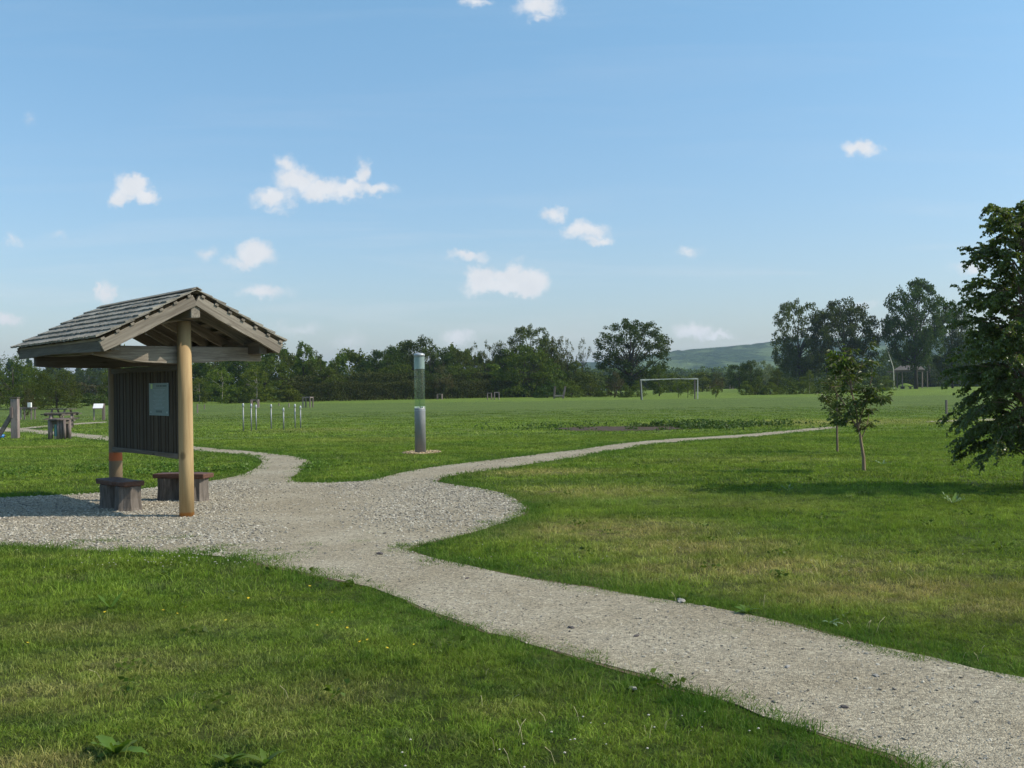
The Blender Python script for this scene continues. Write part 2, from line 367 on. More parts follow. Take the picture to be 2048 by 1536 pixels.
M['soil'] = mk_plain('bare_soil', (.070, .050, .034), .95, 0, .1, .35, 3)
M['roofg'] = mk_plain('old_grey_shingles', (.10, .088, .080), .9, 0, .1, .25, 4)
M['field'] = mk_plain('pale_field', (.30, .24, .13), .9, 0, .1, .1, .01)
M['leafA'] = mk_leaf('leaf_dark', (.034, .054, .008), (.054, .080, .011))
M['leafB'] = mk_leaf('leaf_mid', (.056, .080, .009), (.084, .112, .013))
M['leafC'] = mk_leaf('leaf_light', (.076, .106, .012), (.115, .146, .019))
M['leafD'] = mk_leaf('leaf_grey_green', (.054, .070, .012), (.080, .098, .018))
M['hedge'] = mk_leaf('hedge_leaf', (.038, .048, .009), (.060, .068, .014), .2)
M['leafR'] = mk_leaf('leaf_bronze', (.082, .062, .030), (.070, .084, .028))
M['leafW'] = mk_leaf('leaf_pale_willow', (.13, .155, .085), (.17, .19, .11))
M['birch'] = mk_leaf('birch_leaf', (.095, .145, .026), (.150, .205, .046), .40, .33, 1.4, .6)
M['chest'] = mk_leaf('sapling_leaf', (.070, .094, .014), (.108, .130, .024), .36, .45, 1.6, .45, (.10, .085, .030))
M['young'] = mk_leaf('young_leaf', (.13, .22, .022), (.17, .25, .03), .4, .45, 4)
M['weed'] = mk_leaf('weed_leaf', (.085, .140, .024), (.125, .185, .034), .35, .45, 5)
M['weedd'] = mk_leaf('weed_leaf_dark', (.055, .095, .024), (.085, .135, .034), .3, .5, 2)
M['thistle'] = mk_leaf('thistle_leaf', (.17, .24, .13), (.24, .32, .18), .3, .5, 5)
M['petw'] = mk_plain('clover_white', (.50, .45, .38), .8)
M['pety'] = mk_plain('petal_yellow', (.72, .50, .02), .6)
M['dstone'] = mk_plain('dark_stone', (.10, .085, .08), .9, 0, .2, .3, 30)
M['lstone'] = mk_plain('pale_stone', (.30, .275, .245), .9, 0, .2, .2, 30)
def mk_glass(name, tint, body, k):
    m = mat(name); b = NB(m)
    tr = b.n('ShaderNodeBsdfTransparent', {'Color': (*tint, 1)}).outputs[0]; gl = b.n('ShaderNodeBsdfGlossy', {'Color': (.9, .95, .95, 1), 'Roughness': .10}).outputs[0]
    lw = b.n('ShaderNodeLayerWeight', {'Blend': .25}).outputs['Facing']
    x = b.n('ShaderNodeMixShader', {0: b.rng(lw, .25, 1.0, .03, .95), 1: tr, 2: gl}).outputs[0]
    d = b.bsdf(body, .35, None, .5)
    return b.out(b.n('ShaderNodeMixShader', {0: k, 1: x, 2: d}).outputs[0])
M['glass'] = mk_glass('clear_acrylic', (.90, .95, .90), (.42, .50, .44), .025)
M['frost'] = mk_glass('clear_top_band', (.88, .93, .92), (.42, .52, .50), .40)

# ------------------------------------------------------------------ ground, paths
def hill_h(x, y): return 0.0
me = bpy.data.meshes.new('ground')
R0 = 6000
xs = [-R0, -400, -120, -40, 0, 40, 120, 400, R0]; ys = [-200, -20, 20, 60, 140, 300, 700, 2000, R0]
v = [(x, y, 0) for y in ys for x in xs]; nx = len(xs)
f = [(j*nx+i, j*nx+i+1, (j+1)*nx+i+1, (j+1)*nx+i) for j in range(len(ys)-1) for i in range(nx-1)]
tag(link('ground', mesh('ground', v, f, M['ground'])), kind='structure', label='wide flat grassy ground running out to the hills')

PATH = [(-300,1060),(0,1090),(100,1097),(200,1103),(300,1108),(400,1110),(470,1118),(540,1130),(620,1148),(700,1170),(770,1190),(860,1222),(960,1255),(1060,1290),(1160,1322),(1240,1340),(1320,1365),(1400,1395),(1500,1430),(1600,1460),(1700,1490),(1800,1520),(1860,1545),(2000,1600),(2200,1690),
        (2700,1600),(2300,1430),(2048,1360),(1960,1342),(1860,1318),(1780,1300),(1700,1280),(1600,1255),(1500,1230),(1430,1212),(1350,1200),(1250,1188),(1150,1172),(1080,1160),(1010,1148),(930,1132),(860,1117),(800,1103),(820,1092),(880,1083),(950,1068),(1000,1050),(1040,1035),(1053,1012),(1040,998),(1000,985),(960,977),(920,971),(850,965),
        (880,957),(920,948),(980,940),(1060,928),(1140,917),(1240,899),(1310,888),(1377,882),(1440,878),(1500,874),(1560,869),(1640,860),(1672,857),
        (1690,852.5),(1668,853),(1640,855),(1560,863),(1500,868),(1426,873),(1304,880),(1230,888),(1162,899),(1080,908),(1000,918),(920,927),(860,935),(800,946),(760,958),(730,966),(640,967),(575,966),
        (590,950),(612,935),(622,925),(600,916),(560,910),(500,903),(440,898),(390,893),(330,887),(280,881),(216,873),(137,865),(99,862),(39,857),(-100,850),
        (-100,869),(0,863),(39,863),(99,870),(137,872),(216,882),(280,890),(350,897),(390,902),(440,905),(490,910),(516,919),(522,930),(508,942),(470,955),(427,963),(307,977),(191,989),(100,992),(0,996),(-100,1000),(-300,1015)]
def outline(pp, jit, seg=.22):
    pts = [np.array(G(*p)) for p in pp]; out = []; r = np.random.default_rng(3)
    for i, a in enumerate(pts):
        b = pts[(i+1) % len(pts)]; L = np.linalg.norm(b - a); dist = max(6, min(a[1], b[1])); n = max(1, min(40, int(L / (seg * dist / 8))))
        for k in range(n): out.append(a + (b - a) * k / n)
    out = np.array(out)
    # smooth then roughen
    for _ in range(1): out = (np.roll(out, 1, 0) + 2 * out + np.roll(out, -1, 0)) / 4
    nz = r.normal(0, 1, out.shape); nz = nz + .8 * np.roll(nz, 1, 0) + .5 * np.roll(nz, 2, 0)
    lf = r.normal(0, 1, out.shape); 
    for _ in range(8): lf = (np.roll(lf, 1, 0) + lf + np.roll(lf, -1, 0)) / 3
    nz = nz + lf * 4.5
    return out + nz * jit
def sheet(name, poly, z, m, **kw):
    from mathutils.geometry import tessellate_polygon
    vv = [Vector((p[0], p[1], 0)) for p in poly]
    t = tessellate_polygon([vv]); me = mesh(name, [(p[0], p[1], z) for p in poly], t, m)
    n = np.zeros(len(me.polygons) * 3); me.polygons.foreach_get('normal', n)
    if n[2::3].mean() < 0: me.flip_normals()
    return tag(link(name, me), **kw)
PO = outline(PATH, .022)
sheet('path', PO, .008, M['path'], kind='structure', label='pale crushed limestone path widening round the shelter')
sheet('path', outline([(1832,845),(1905,843.5),(2100,838),(2250,833),(2250,828),(2100,834),(1905,840),(1832,843.5)], .02, .4), .010, M['path'], kind='structure', label='far stretch of the same path seen left of the birch')
VP = PO.copy(); tg = np.roll(PO, -1, 0) - np.roll(PO, 1, 0); tg /= np.linalg.norm(tg, axis=1)[:, None] + 1e-9; ar = ((PO[:, 0] * np.roll(PO[:, 1], -1) - np.roll(PO[:, 0], -1) * PO[:, 1]).sum())
VP += np.c_[tg[:, 1], -tg[:, 0]] * (1 if ar > 0 else -1) * (.028 + .028 * np.sin(np.arange(len(PO)) * .7))[:, None]
sheet('earth_verge', VP, .004, mk_plain('verge_earth', (.150, .105, .070), .95, 0, .1, .3, 20), kind='structure', label='thin line of bare earth along the path edges')
BR = outline([(10,859),(45,856),(99,850),(160,846),(230,842),(230,845),(160,849),(99,853),(60,857),(30,862)], .01, .5)
sheet('path', BR, .012, M['path'], kind='structure', label='narrow side path branching off towards the picnic tables')
def inside(P, poly):
    x, y = P[:, 0], P[:, 1]; c = np.zeros(len(P), bool); n = len(poly)
    for i in range(n):
        a = poly[i]; b = poly[(i+1) % n]
        if a[1] == b[1]: continue
        k = ((a[1] > y) != (b[1] > y)); c ^= k & (x < (b[0]-a[0]) * (y-a[1]) / (b[1]-a[1]) + a[0])
    return c
def edge_dist(P, poly):
    d = np.full(len(P), 1e9)
    for i in range(len(poly)):
        a = poly[i]; b = poly[(i+1) % len(poly)]; ab = b - a; L = (ab ** 2).sum() + 1e-12
        t = np.clip(((P - a) @ ab) / L, 0, 1); d = np.minimum(d, np.hypot(*(P - a - t[:, None] * ab).T))
    return d
class VN:   # value noise on numpy arrays
    def __init__(s, seed): s.t = np.random.default_rng(seed).random((64, 64))
    def __call__(s, x, y):
        xi = np.floor(x).astype(int); yi = np.floor(y).astype(int); fx = x - xi; fy = y - yi
        fx = fx*fx*(3-2*fx); fy = fy*fy*(3-2*fy); t = s.t
        g = lambda i, j: t[i % 64, j % 64]
        return (g(xi, yi)*(1-fx)+g(xi+1, yi)*fx)*(1-fy) + (g(xi, yi+1)*(1-fx)+g(xi+1, yi+1)*fx)*fy
vn1, vn2, vn3 = VN(1), VN(2), VN(3)

# ------------------------------------------------------------------ scatter by geometry nodes
def scatter(name, P, rot, scl, idx, sources, parent=None, edge=None, **kw):
    me = bpy.data.meshes.new(name); n = len(P); me.vertices.add(n); me.vertices.foreach_set('co', np.ascontiguousarray(P, np.float32).ravel())
    for nm, ty, arr in (('rot', 'FLOAT_VECTOR', rot), ('scl', 'FLOAT_VECTOR', scl)):
        a = me.attributes.new(nm, ty, 'POINT'); a.data.foreach_set('vector', np.ascontiguousarray(arr, np.float32).ravel())
    if edge is not None: a = me.attributes.new('edge', 'FLOAT', 'POINT'); a.data.foreach_set('value', edge.astype(np.float32))
    a = me.attributes.new('idx', 'INT', 'POINT'); a.data.foreach_set('value', idx.astype(np.int32)); me.update()
    o = link(name, me, parent); g = bpy.data.node_groups.new(name, 'GeometryNodeTree')
    g.interface.new_socket('Geometry', in_out='INPUT', socket_type='NodeSocketGeometry'); g.interface.new_socket('Geometry', in_out='OUTPUT', socket_type='NodeSocketGeometry')
    gi = g.nodes.new('NodeGroupInput'); go = g.nodes.new('NodeGroupOutput'); jn = g.nodes.new('GeometryNodeJoinGeometry')
    def attr(nm, ty):
        q = g.nodes.new('GeometryNodeInputNamedAttribute'); q.data_type = ty; q.inputs['Name'].default_value = nm; return q.outputs['Attribute']
    ra, sa, ia = attr('rot', 'FLOAT_VECTOR'), attr('scl', 'FLOAT_VECTOR'), attr('idx', 'INT')
    er = g.nodes.new('FunctionNodeEulerToRotation'); g.links.new(ra, er.inputs[0])
    for k, src in enumerate(sources):
        ip = g.nodes.new('GeometryNodeInstanceOnPoints'); oi = g.nodes.new('GeometryNodeObjectInfo'); oi.inputs['Object'].default_value = src; oi.inputs['As Instance'].default_value = True
        cp = g.nodes.new('FunctionNodeCompare'); cp.data_type = 'INT'; cp.operation = 'EQUAL'
        ii = [s for s in cp.inputs if s.type == 'INT']; g.links.new(ia, ii[0]); ii[1].default_value = k
        g.links.new(gi.outputs[0], ip.inputs['Points']); g.links.new(cp.outputs[0], ip.inputs['Selection']); g.links.new(oi.outputs['Geometry'], ip.inputs['Instance'])
        g.links.new(er.outputs[0], ip.inputs['Rotation']); g.links.new(sa, ip.inputs['Scale']); g.links.new(ip.outputs[0], jn.inputs[0])
    g.links.new(jn.outputs[0], go.inputs[0])
    md = o.modifiers.new('scatter', 'NODES'); md.node_group = g
    return tag(o, **kw)
def src(name, me): return bpy.data.objects.new(name, me)      # source mesh, not linked to the scene

def tuft(seed, n, rad, h, w, lean=.5):
    r = np.random.default_rng(seed); v = []; f = []
    for i in range(n):
        a = r.random() * 6.283; d = rad * math.sqrt(r.random()); bx, by = d * math.cos(a), d * math.sin(a)
        hh = h * r.uniform(.45, 1.15); la = r.random() * 6.283; ln = hh * r.uniform(.1, lean * 1.6); ww = w * r.uniform(.6, 1.3)
        oa = r.random() * 3.14; ox, oy = math.cos(oa) * ww / 2, math.sin(oa) * ww / 2
        lx, ly = math.cos(la) * ln, math.sin(la) * ln; k = len(v)
        v += [(bx-ox, by-oy, -.01), (bx+ox, by+oy, -.01), (bx+lx*.35+ox*.8, by+ly*.35+oy*.8, hh*.6), (bx+lx*.35-ox*.8, by+ly*.35-oy*.8, hh*.6), (bx+lx, by+ly, hh)]
        f += [(k, k+1, k+2, k+3), (k+3, k+2, k+4)]
    return mesh('grass_tuft', v, f, M['blade'])
near_t = [src('tuft', tuft(s, 24, .085, .030, .0046, 1.3)) for s in range(4)] + [src('tuft', tuft(9, 16, .05, .078, .0045, .9))]
far_t = [src('tuft', tuft(20 + s, 26, .18, .050, .011, 1.0)) for s in range(3)]
vfar_t = [src('tuft', tuft(30 + s, 26, .50, .060, .03, 1.3)) for s in range(3)]
def lawn_pts(y0, y1, dens, marg):
    # wedge of ground in front of the camera plus a margin on both sides
    pts = []; r = RNG
    n = int(dens * (y1 - y0) * 2 * (.5 * y1 + marg)); y = r.uniform(y0, y1, n); x = r.uniform(-1, 1, n) * (.5 * y1 + marg)
    k = np.abs(x) < .5 * y + marg; return np.stack([x[k], y[k]], 1)
def make_lawn(P, srcs, jit, sc0, big=None):
    ins = inside(P, PO) | inside(P, BR); d = edge_dist(P, PO); n = len(P)
    # grass creeping onto the gravel edge and into small patches
    creep = ins & (d < jit * vn3(P[:, 0]*3, P[:, 1]*3)); patch = ins & (vn1(P[:, 0]*1.7+5, P[:, 1]*2.6) > .80) & (P[:, 1] > 10.2) & (P[:, 1] < 12.6) & (P[:, 0] < -1.7)
    for (px, py, rx, ry) in GP:
        gx, gy = G(px, py); patch |= ins & (((P[:, 0]-gx)/rx)**2 + ((P[:, 1]-gy)/ry)**2 < .5 + 1.1 * vn3(P[:, 0]*9, P[:, 1]*9)) 
    keep = (~ins) | creep | patch; hol = vn2(P[:, 0]*5, P[:, 1]*5) > .86; keep &= ~(hol & (RNG.random(n) < .5))
    # keep clear of the bare soil and the chips round the water column
    keep &= ~(np.hypot((P[:, 0]-SOIL[0])/SOIL[2], (P[:, 1]-SOIL[1])/SOIL[3]) < 1.25) & ~(np.hypot((P[:, 0]-COLP[0])/.55, (P[:, 1]-COLP[1])/.85) < .9)
    P = P[keep]; ins = ins[keep]; d = d[keep]; n = len(P)
    if P[:, 1].max() > 60: kk = RNG.random(n) < np.clip((76 - P[:, 1]) / 34, 0, 1); P = P[kk]; ins = ins[kk]; d = d[kk]; n = len(P)
    rot = np.zeros((n, 3)); rot[:, 2] = RNG.random(n) * 6.283
    s = sc0 * RNG.uniform(.7, 1.25, n); lush = .55 + .6 * vn1(P[:, 0]*.9, P[:, 1]*.9) + .55 * vn2(P[:, 0]*3.1, P[:, 1]*3.1) ; edge = np.where(~ins, np.exp(-((d-.12)/.16)**2) * .18, -.5)
    sc = np.stack([s, s, s * (lush + edge) * .72], 1); idx = RNG.integers(0, len(srcs), n)
    if big is not None: idx = np.where((idx == big) & (RNG.random(n) < .7), 0, idx)
    EDGE['e'] = np.where(ins, .9, np.clip(1.15 - d / (.35 + .5 * vn2(P[:, 0]*1.1, P[:, 1]*1.1)), 0, 1))
    return np.c_[P, np.zeros(n)], rot, sc, idx
EDGE = {}
GP = [(590,1108,.22,.12),(345,1077,.35,.12),(455,1104,.6,.10),(530,1114,.5,.12),(480,1092,.3,.08),(200,1084,.5,.08),(380,1100,.4,.1),(620,1090,.12,.06),(985,1046,.18,.14),(1010,1138,.15,.05),(1470,1262,.12,.04),(1760,1300,.12,.05)]
SOIL = (*G(1258, 857), 2.6, 1.5)
cx, cy = G(841, 906); COLP = (cx, cy)
a = make_lawn(lawn_pts(4.2, 9, 330, 1.5), near_t, .30, 1.0, 4); scatter('grass', *a, near_t, edge=EDGE['e'], kind='stuff', label='short rough grass in the foreground beside the path')
a = make_lawn(lawn_pts(9, 17, 130, 2.0), near_t, .32, 1.45, 4); scatter('grass', *a, near_t, edge=EDGE['e'], kind='stuff', label='lawn grass around the gravel junction')
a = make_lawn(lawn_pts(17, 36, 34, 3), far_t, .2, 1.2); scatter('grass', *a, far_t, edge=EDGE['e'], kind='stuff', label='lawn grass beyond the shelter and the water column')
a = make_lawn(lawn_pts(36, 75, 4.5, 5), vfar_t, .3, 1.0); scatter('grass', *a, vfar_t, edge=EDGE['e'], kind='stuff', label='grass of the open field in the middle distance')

# gravel stones
def rock(seed, m, sub=1):
    bm = bmesh.new(); bmesh.ops.create_icosphere(bm, subdivisions=sub, radius=.5); r = random.Random(seed)
    for v_ in bm.verts: v_.co = v_.co * r.uniform(.72, 1.15); v_.co.z *= .62; v_.co.x *= 1.15
    me_ = bpy.data.meshes.new('stone'); bm.to_mesh(me_); bm.free(); me_.materials.append(m); return me_
rocks = [src('stone', rock(s, M['stone'])) for s in range(5)]
def gravel(name, P, s0, s1, label, sources=rocks, z=.008):
    n = len(P); s = s0 + (s1 - s0) * RNG.random(n) ** 2.2
    rot = np.c_[RNG.uniform(-.5, .5, n), RNG.uniform(-.5, .5, n), RNG.random(n) * 6.283]; sc = np.stack([s * RNG.uniform(.8, 1.4, n), s * RNG.uniform(.7, 1.1, n), s * RNG.uniform(.6, 1.0, n)], 1)
    return scatter(name, np.c_[P, z + s * .12], rot, sc, RNG.integers(0, len(sources), n), sources, kind='stuff', label=label)
def cand(x0, x1, y0, y1, dens):
    n = int(dens * (x1-x0) * (y1-y0)); return np.c_[RNG.uniform(x0, x1, n), RNG.uniform(y0, y1, n)]
P = cand(-9.5, .8, 10.6, 20, 1000); P = P[inside(P, PO)]
g1, g2 = np.array([G(540, 935)]), np.array([G(700, 1120)])
# trodden line through the loose stones
def segd(P, a, b):
    ab = b - a; t = np.clip(((P - a) @ ab) / (ab @ ab), 0, 1); return np.hypot(*(P - a - t[:, None] * ab).T)
tr = np.minimum(segd(P, np.array(G(545, 925)), np.array(G(600, 1010))), segd(P, np.array(G(600, 1010)), np.array(G(690, 1150))))
tr2 = np.minimum(segd(P, np.array(G(800, 960)), np.array(G(720, 1000))), segd(P, np.array(G(900, 1062)), np.array(G(700, 1075))))
dens = np.clip((tr - .25) / .9, .12, 1) * np.clip((tr2 - .1) / .5, .35, 1) * np.clip((P[:, 1] - 10.6) / 1.6, .2, 1) * (.45 + .8 * vn1(P[:, 0]*1.3, P[:, 1]*1.3))
P = P[RNG.random(len(P)) < dens]
gravel('gravel', P, .010, .041, 'loose pale limestone chippings spread around the shelter')
P = cand(-3, 6, 4.2, 11.5, 700); P = P[inside(P, PO)]; P = P[RNG.random(len(P)) < .35 + .8 * vn2(P[:, 0]*2, P[:, 1]*2)]
gravel('gravel', P, .004, .018, 'fine chippings pressed into the foreground path')
P = cand(-3, 6, 4.2, 11.5, 45); P = P[inside(P, PO)]; gravel('gravel', P, .010, .030, 'scattered larger chips on the foreground path')
P = cand(-13, 3, 15, 30, 60); P = P[inside(P, PO)]; gravel('gravel', P, .012, .035, 'thin scatter of chips on the far paths')

# chips round the water column
t_ = np.linspace(0, 6.283, 40)[:-1]
sheet('chip_bed', np.c_[cx + .02 + .50*np.cos(t_)*(1+.1*np.sin(3*t_)), cy + .1 + .72*np.sin(t_)*(1+.1*np.cos(4*t_))], .012, mk_plain('chip_bed_earth', (.22, .165, .10), .95, 0, .1, .3, 12), label='bed of pale wood chips round the foot of the water column', kind='stuff')
r_ = np.sqrt(RNG.random(900)); t_ = RNG.random(900) * 6.283
wrocks = [src('chip', rock(50 + s, M['woodchip'])) for s in range(3)]
gravel('wood_chips', np.c_[cx + .02 + r_*.52*np.cos(t_), cy + .1 + r_*.74*np.sin(t_)], .02, .075, 'loose wood chips heaped round the water column', wrocks, .012)

# bare soil with weeds
t_ = np.linspace(0, 6.283, 60)[:-1]; rr = 1 + .10*np.sin(3*t_+1) + .07*np.sin(7*t_)
sheet('bare_soil', np.c_[SOIL[0] + SOIL[2]*1.15*rr*np.cos(t_), SOIL[1] + SOIL[3]*1.45*rr*np.sin(t_)], .014, M['soil'], kind='structure', label='patch of bare dark soil in the field')
def leafquads(C, size, mt, name, seed, flat=0.0, elong=.62, down=0.0):
    r = np.random.default_rng(seed); n = len(C); a = r.normal(size=(n, 3)); a[:, 2] *= (1 - flat); a[:, 2] -= down; a /= np.linalg.norm(a, axis=1)[:, None] + 1e-9
    q = r.normal(size=(n, 3)); q[:, 2] *= (1 - flat); b = np.cross(a, q); b /= np.linalg.norm(b, axis=1)[:, None] + 1e-9; nn = np.cross(a, b)
    s = (size if np.ndim(size) else np.full(n, size)) * r.uniform(.6, 1.35, n); s = s[:, None]
    V = np.stack([C - a*s*.5, C + b*s*elong*.5 + nn*s*.12, C + a*s*.5, C - b*s*elong*.5 + nn*s*.12], 1).reshape(-1, 3)
    return fastmesh(name, V, 4, mt)
n = 8000; P = np.c_[RNG.normal(0, 1, n) * 2.6 + SOIL[0] + 1.7, RNG.normal(0, 1, n) * 1.1 + SOIL[1] + .4, np.zeros(n)]
k = vn1(P[:, 0]*1.3, P[:, 1]*1.3) + .25 * ((np.abs(P[:, 0]-SOIL[0]) > 1.9)) + .2*(P[:, 1] > SOIL[1] + 1) > .70; P = P[k]; P[:, 2] = RNG.random(len(P)) ** 1.6 * .24 * (.3 + vn2(P[:, 0]*2, P[:, 1]*2))
tag(link('weeds', leafquads(P, .12, M['weedd'], 'weeds', 5)), kind='stuff', label='low dark weeds growing over the bare soil patch')
# clover-like weeds behind the benches
n = 9000; c0 = G(330, 944); P = np.c_[RNG.normal(0, 1, n) * 1.9 + c0[0] - .4, RNG.normal(0, 1, n) * .55 + c0[1], np.zeros(n)]
k = vn3(P[:, 0]*2.2, P[:, 1]*2.2) > .55; P = P[k & ~inside(P[:, :2], PO)]; P[:, 2] = .02 + RNG.random(len(P)) * .13
tag(link('weeds', leafquads(P, .06, M['weed'], 'weeds', 6, .5)), kind='stuff', label='bright broad-leaved weeds in the grass behind the benches')
# small low weeds along the right path edge and the lawn
Q = []
for _ in range(110):
    y = RNG.uniform(5.2, 24); x = RNG.uniform(-.5, .5) * y
    if inside(np.array([[x, y]]), PO)[0]: continue
    n = RNG.integers(8, 26); Q.append(np.c_[x + RNG.normal(0, .06, n), y + RNG.normal(0, .06, n), .02 + RNG.random(n) * .06])
tag(link('weeds', leafquads(np.concatenate(Q), .045, M['weed'], 'weeds', 8, .6)), kind='stuff', label='small flat weeds dotted through the lawn')
# white clover heads: patch near the gravel, more in the foreground
Q = []
for (px, py, s, nn_) in [(320, 1131, .5, 46), (150, 1130, .9, 26), (430, 1133, .5, 26), (1180, 1500, .35, 8), (1360, 1470, .3, 8), (960, 1535, .25, 6), (1000, 1110, .9, 14), (1500, 1120, 1.5, 16), (1130, 1240, .5, 6)]:
    x, y = G(px, py); Q.append(np.c_[RNG.normal(x, s, nn_), RNG.normal(y, s*.45, nn_), np.full(nn_, .07)])
P = np.concatenate(Q); P = P[~inside(P[:, :2], PO)]
cl = src('clover_head', rock(77, M['petw'])); n = len(P); s = RNG.uniform(.008, .015, n)
scatter('clover_flowers', P, np.zeros((n, 3)), np.c_[s, s, s], np.zeros(n), [cl], kind='stuff', label='small white clover heads dotted in the grass')

# long dry stems left standing in the short grass
m_ = MB(); r = random.Random(12)
for (px, py, n_, sp_) in [(1360,1470,5,.12),(1725,1262,4,.08),(1265,1352,4,.15),(1960,1320,3,.1),(1480,1210,3,.2),(1650,1150,3,.3),(980,1400,3,.2),(420,1390,3,.3),(1000,1500,4,.15),(1140,1460,3,.2)]:
    gx, gy = G(px, py)
    for _ in range(n_):
        x, y = gx + r.gauss(0, sp_), gy + r.gauss(0, sp_); a = r.random()*6.283; L = r.uniform(.04, .10); l = L * r.uniform(.3, 1.0)
        m_.tube([(x, y, 0), (x + math.cos(a)*l*.4, y + math.sin(a)*l*.4, L*.7), (x + math.cos(a)*l, y + math.sin(a)*l, L)], [.0011, .0009, .0015], 4)
tag(m_.build('dry_stems', mk_plain('straw', (.50, .42, .24), .8)), kind='stuff', label='thin dry stems standing in the foreground grass')
# yellow flowers, each one a thing
fl = bmesh.new()
for i in range(6):
    a = i * math.pi / 3; p = [Vector((0, 0, 0)), Vector((math.cos(a-.4)*.6, math.sin(a-.4)*.6, .12)), Vector((math.cos(a), math.sin(a), .2)), Vector((math.cos(a+.4)*.6, math.sin(a+.4)*.6, .12))]
    fl.faces.new([fl.verts.new(q) for q in p])
flm = bpy.data.meshes.new('yellow_flower'); fl.to_mesh(flm); fl.free(); flm.materials.append(M['pety'])
for (px, py) in [(158,1261),(105,1300),(210,1243),(327,1239),(355,1246),(371,1233),(127,1285),(452,1260),(497,1214),(478,1174),(563,1228),(581,1200),(620,1189),(630,1222),(665,1244),(695,1276),(635,1271),(366,1367),(427,1369),(720,1305),(735,1301),(828,1311),(775,1318),(738,1247),(56,1307)]:
    x, y = G(px, py); o = link('yellow_flower', flm, None, (x, y, .075), (RNG.uniform(-.5, .3), RNG.uniform(-.4, .4), RNG.random()*6)); s = RNG.uniform(.009, .014); o.scale = (s, s, s)
    tag(o, 'small yellow flower in the short grass left of the foreground path', 'flower', 'yellow flowers in the foreground grass')

# single stones
for (px, py, s, mm, lb) in [(1362,1206,.07,'lstone','pale stone on the far grass edge of the foreground path'),(1143,1258,.04,'dstone','small dark stone in the middle of the path left of its pair'),(1273,1275,.035,'dstone','dark rounded stone near the centre of the foreground path'),
        (1690,1418,.035,'dstone','reddish dark stone on the near right stretch of path'),(1575,1337,.035,'lstone','flat pale stone lying in the right half of the path'),(1265,1381,.045,'lstone','pale stone half hidden in the grass left of the path'),(1752,1355,.032,'lstone','flat grey stone on the path toward the right edge'),(934,1159,.035,'dstone','tiny dark stone where the path leaves the junction'),(760,1110,.06,'dstone','dark flat stone at the junction beside the grass tip')]:
    x, y = G(px, py); o = link('stone', rock(int(px), M[mm], 2), None, (x, y, .008 + s*.15), (0, .1, px)); o.scale = (s*1.3, s, s*.8); tag(o, lb, 'stone')

# broad-leaved plants in the lawn, each leaf a part
def leafblade(L, w, curl, mt, k=6, wav=.0):
    v = []; f = []
    for i in range(k + 1):
        t = i / k; ww = w * math.sin(math.pi * min(1, t*.93 + .07)) ** .8 * (1 - .25*t); x = L * t; z = L * (.55 * t - curl * t * t); wv = wav * math.sin(t * 17)
        v += [(x, -ww/2, z + wv + ww*.12), (x, 0, z), (x, ww/2, z - wv + ww*.12)]
    for i in range(k):
        f += [(3*i, 3*i+3, 3*i+4, 3*i+1), (3*i+1, 3*i+4, 3*i+5, 3*i+2)]
    return mesh('leaf', v, f, mt, True)
def plant(name, px, py, nl, L, w, label, mt, cat='plant', curl=.45, seed=0, wav=.0):
    x, y = G(px, py); r = random.Random(seed); e = empty(name, (x, y, 0), 0, label, cat); lm = [leafblade(L * k, w * k, curl * c, mt, wav=wav) for k, c in ((1, 1), (.75, .7), (.6, 1.3))]
    for i in range(nl):
        o = link('leaf', r.choice(lm), e, (0, 0, .01), (r.uniform(-.3, .3), r.uniform(-.45, .15), i * 2.4 + r.uniform(-.3, .3)))
    return e
plant('dock_plant', 232, 1512, 8, .19, .075, 'broad-leaved dock plant in the near left corner of the grass', M['weed'], seed=1, wav=.004)
plant('dock_plant', 458, 1530, 6, .13, .05, 'low broad-leaved plant at the bottom edge just left of the dark tufts', M['weed'], seed=2)
plant('dock_plant', 530, 1532, 5, .12, .045, 'smallest broad-leaved plant at the bottom edge, right of its neighbour', M['weed'], seed=3)
plant('dock_plant', 222, 1218, 5, .16, .035, 'upright light green plant standing in the left foreground lawn', M['weed'], curl=.05, seed=4)
plant('thistle_plant', 1905, 1008, 9, .22, .05, 'pale green thistle standing in the shade of the birch', M['thistle'], curl=.0, seed=5, wav=.012)
plant('thistle_plant', 1765, 930, 6, .16, .04, 'pale thistle in the grass just right of the near sapling', M['thistle'], curl=.05, seed=6, wav=.01)
plant('thistle_plant', 1577, 982, 5, .13, .035, 'small pale thistle in the open lawn left of the saplings', M['thistle'], curl=.05, seed=7, wav=.01)
plant('dock_plant', 1494, 1228, 7, .11, .05, 'flat leafy weed on the upper edge of the foreground path', M['weed'], curl=.5, seed=8)
plant('dock_plant', 1660, 1250, 6, .10, .04, 'grey-green weed beside dry stems on the path edge', M['thistle'], curl=.4, seed=9)

# ------------------------------------------------------------------ shelter
TH = .707; SX, SY = -4.621, 14.495; LP = 2.81; HR, HE, WD = 3.177, 2.501, 1.318; A0, B0 = .413, .607
sh = empty('timber_shelter', (SX, SY, 0), TH, 'open timber shelter with shingled gable roof on two round posts over the gravel', 'shelter')
pr = (HR - HE) / WD; pang = math.atan(pr); YN, YF = -A0, LP + B0
RT = .045           # shingle depth
def roofz(x): return HR - abs(x) * pr
# posts
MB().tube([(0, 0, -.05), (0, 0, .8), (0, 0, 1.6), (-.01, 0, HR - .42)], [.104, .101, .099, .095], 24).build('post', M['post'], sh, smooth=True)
MB().tube([(0, LP, -.05), (0, LP, .8), (0, LP, 1.6), (0, LP, HR - .42)], [.106, .103, .10, .097], 24).build('post', M['post2'], sh, smooth=True)
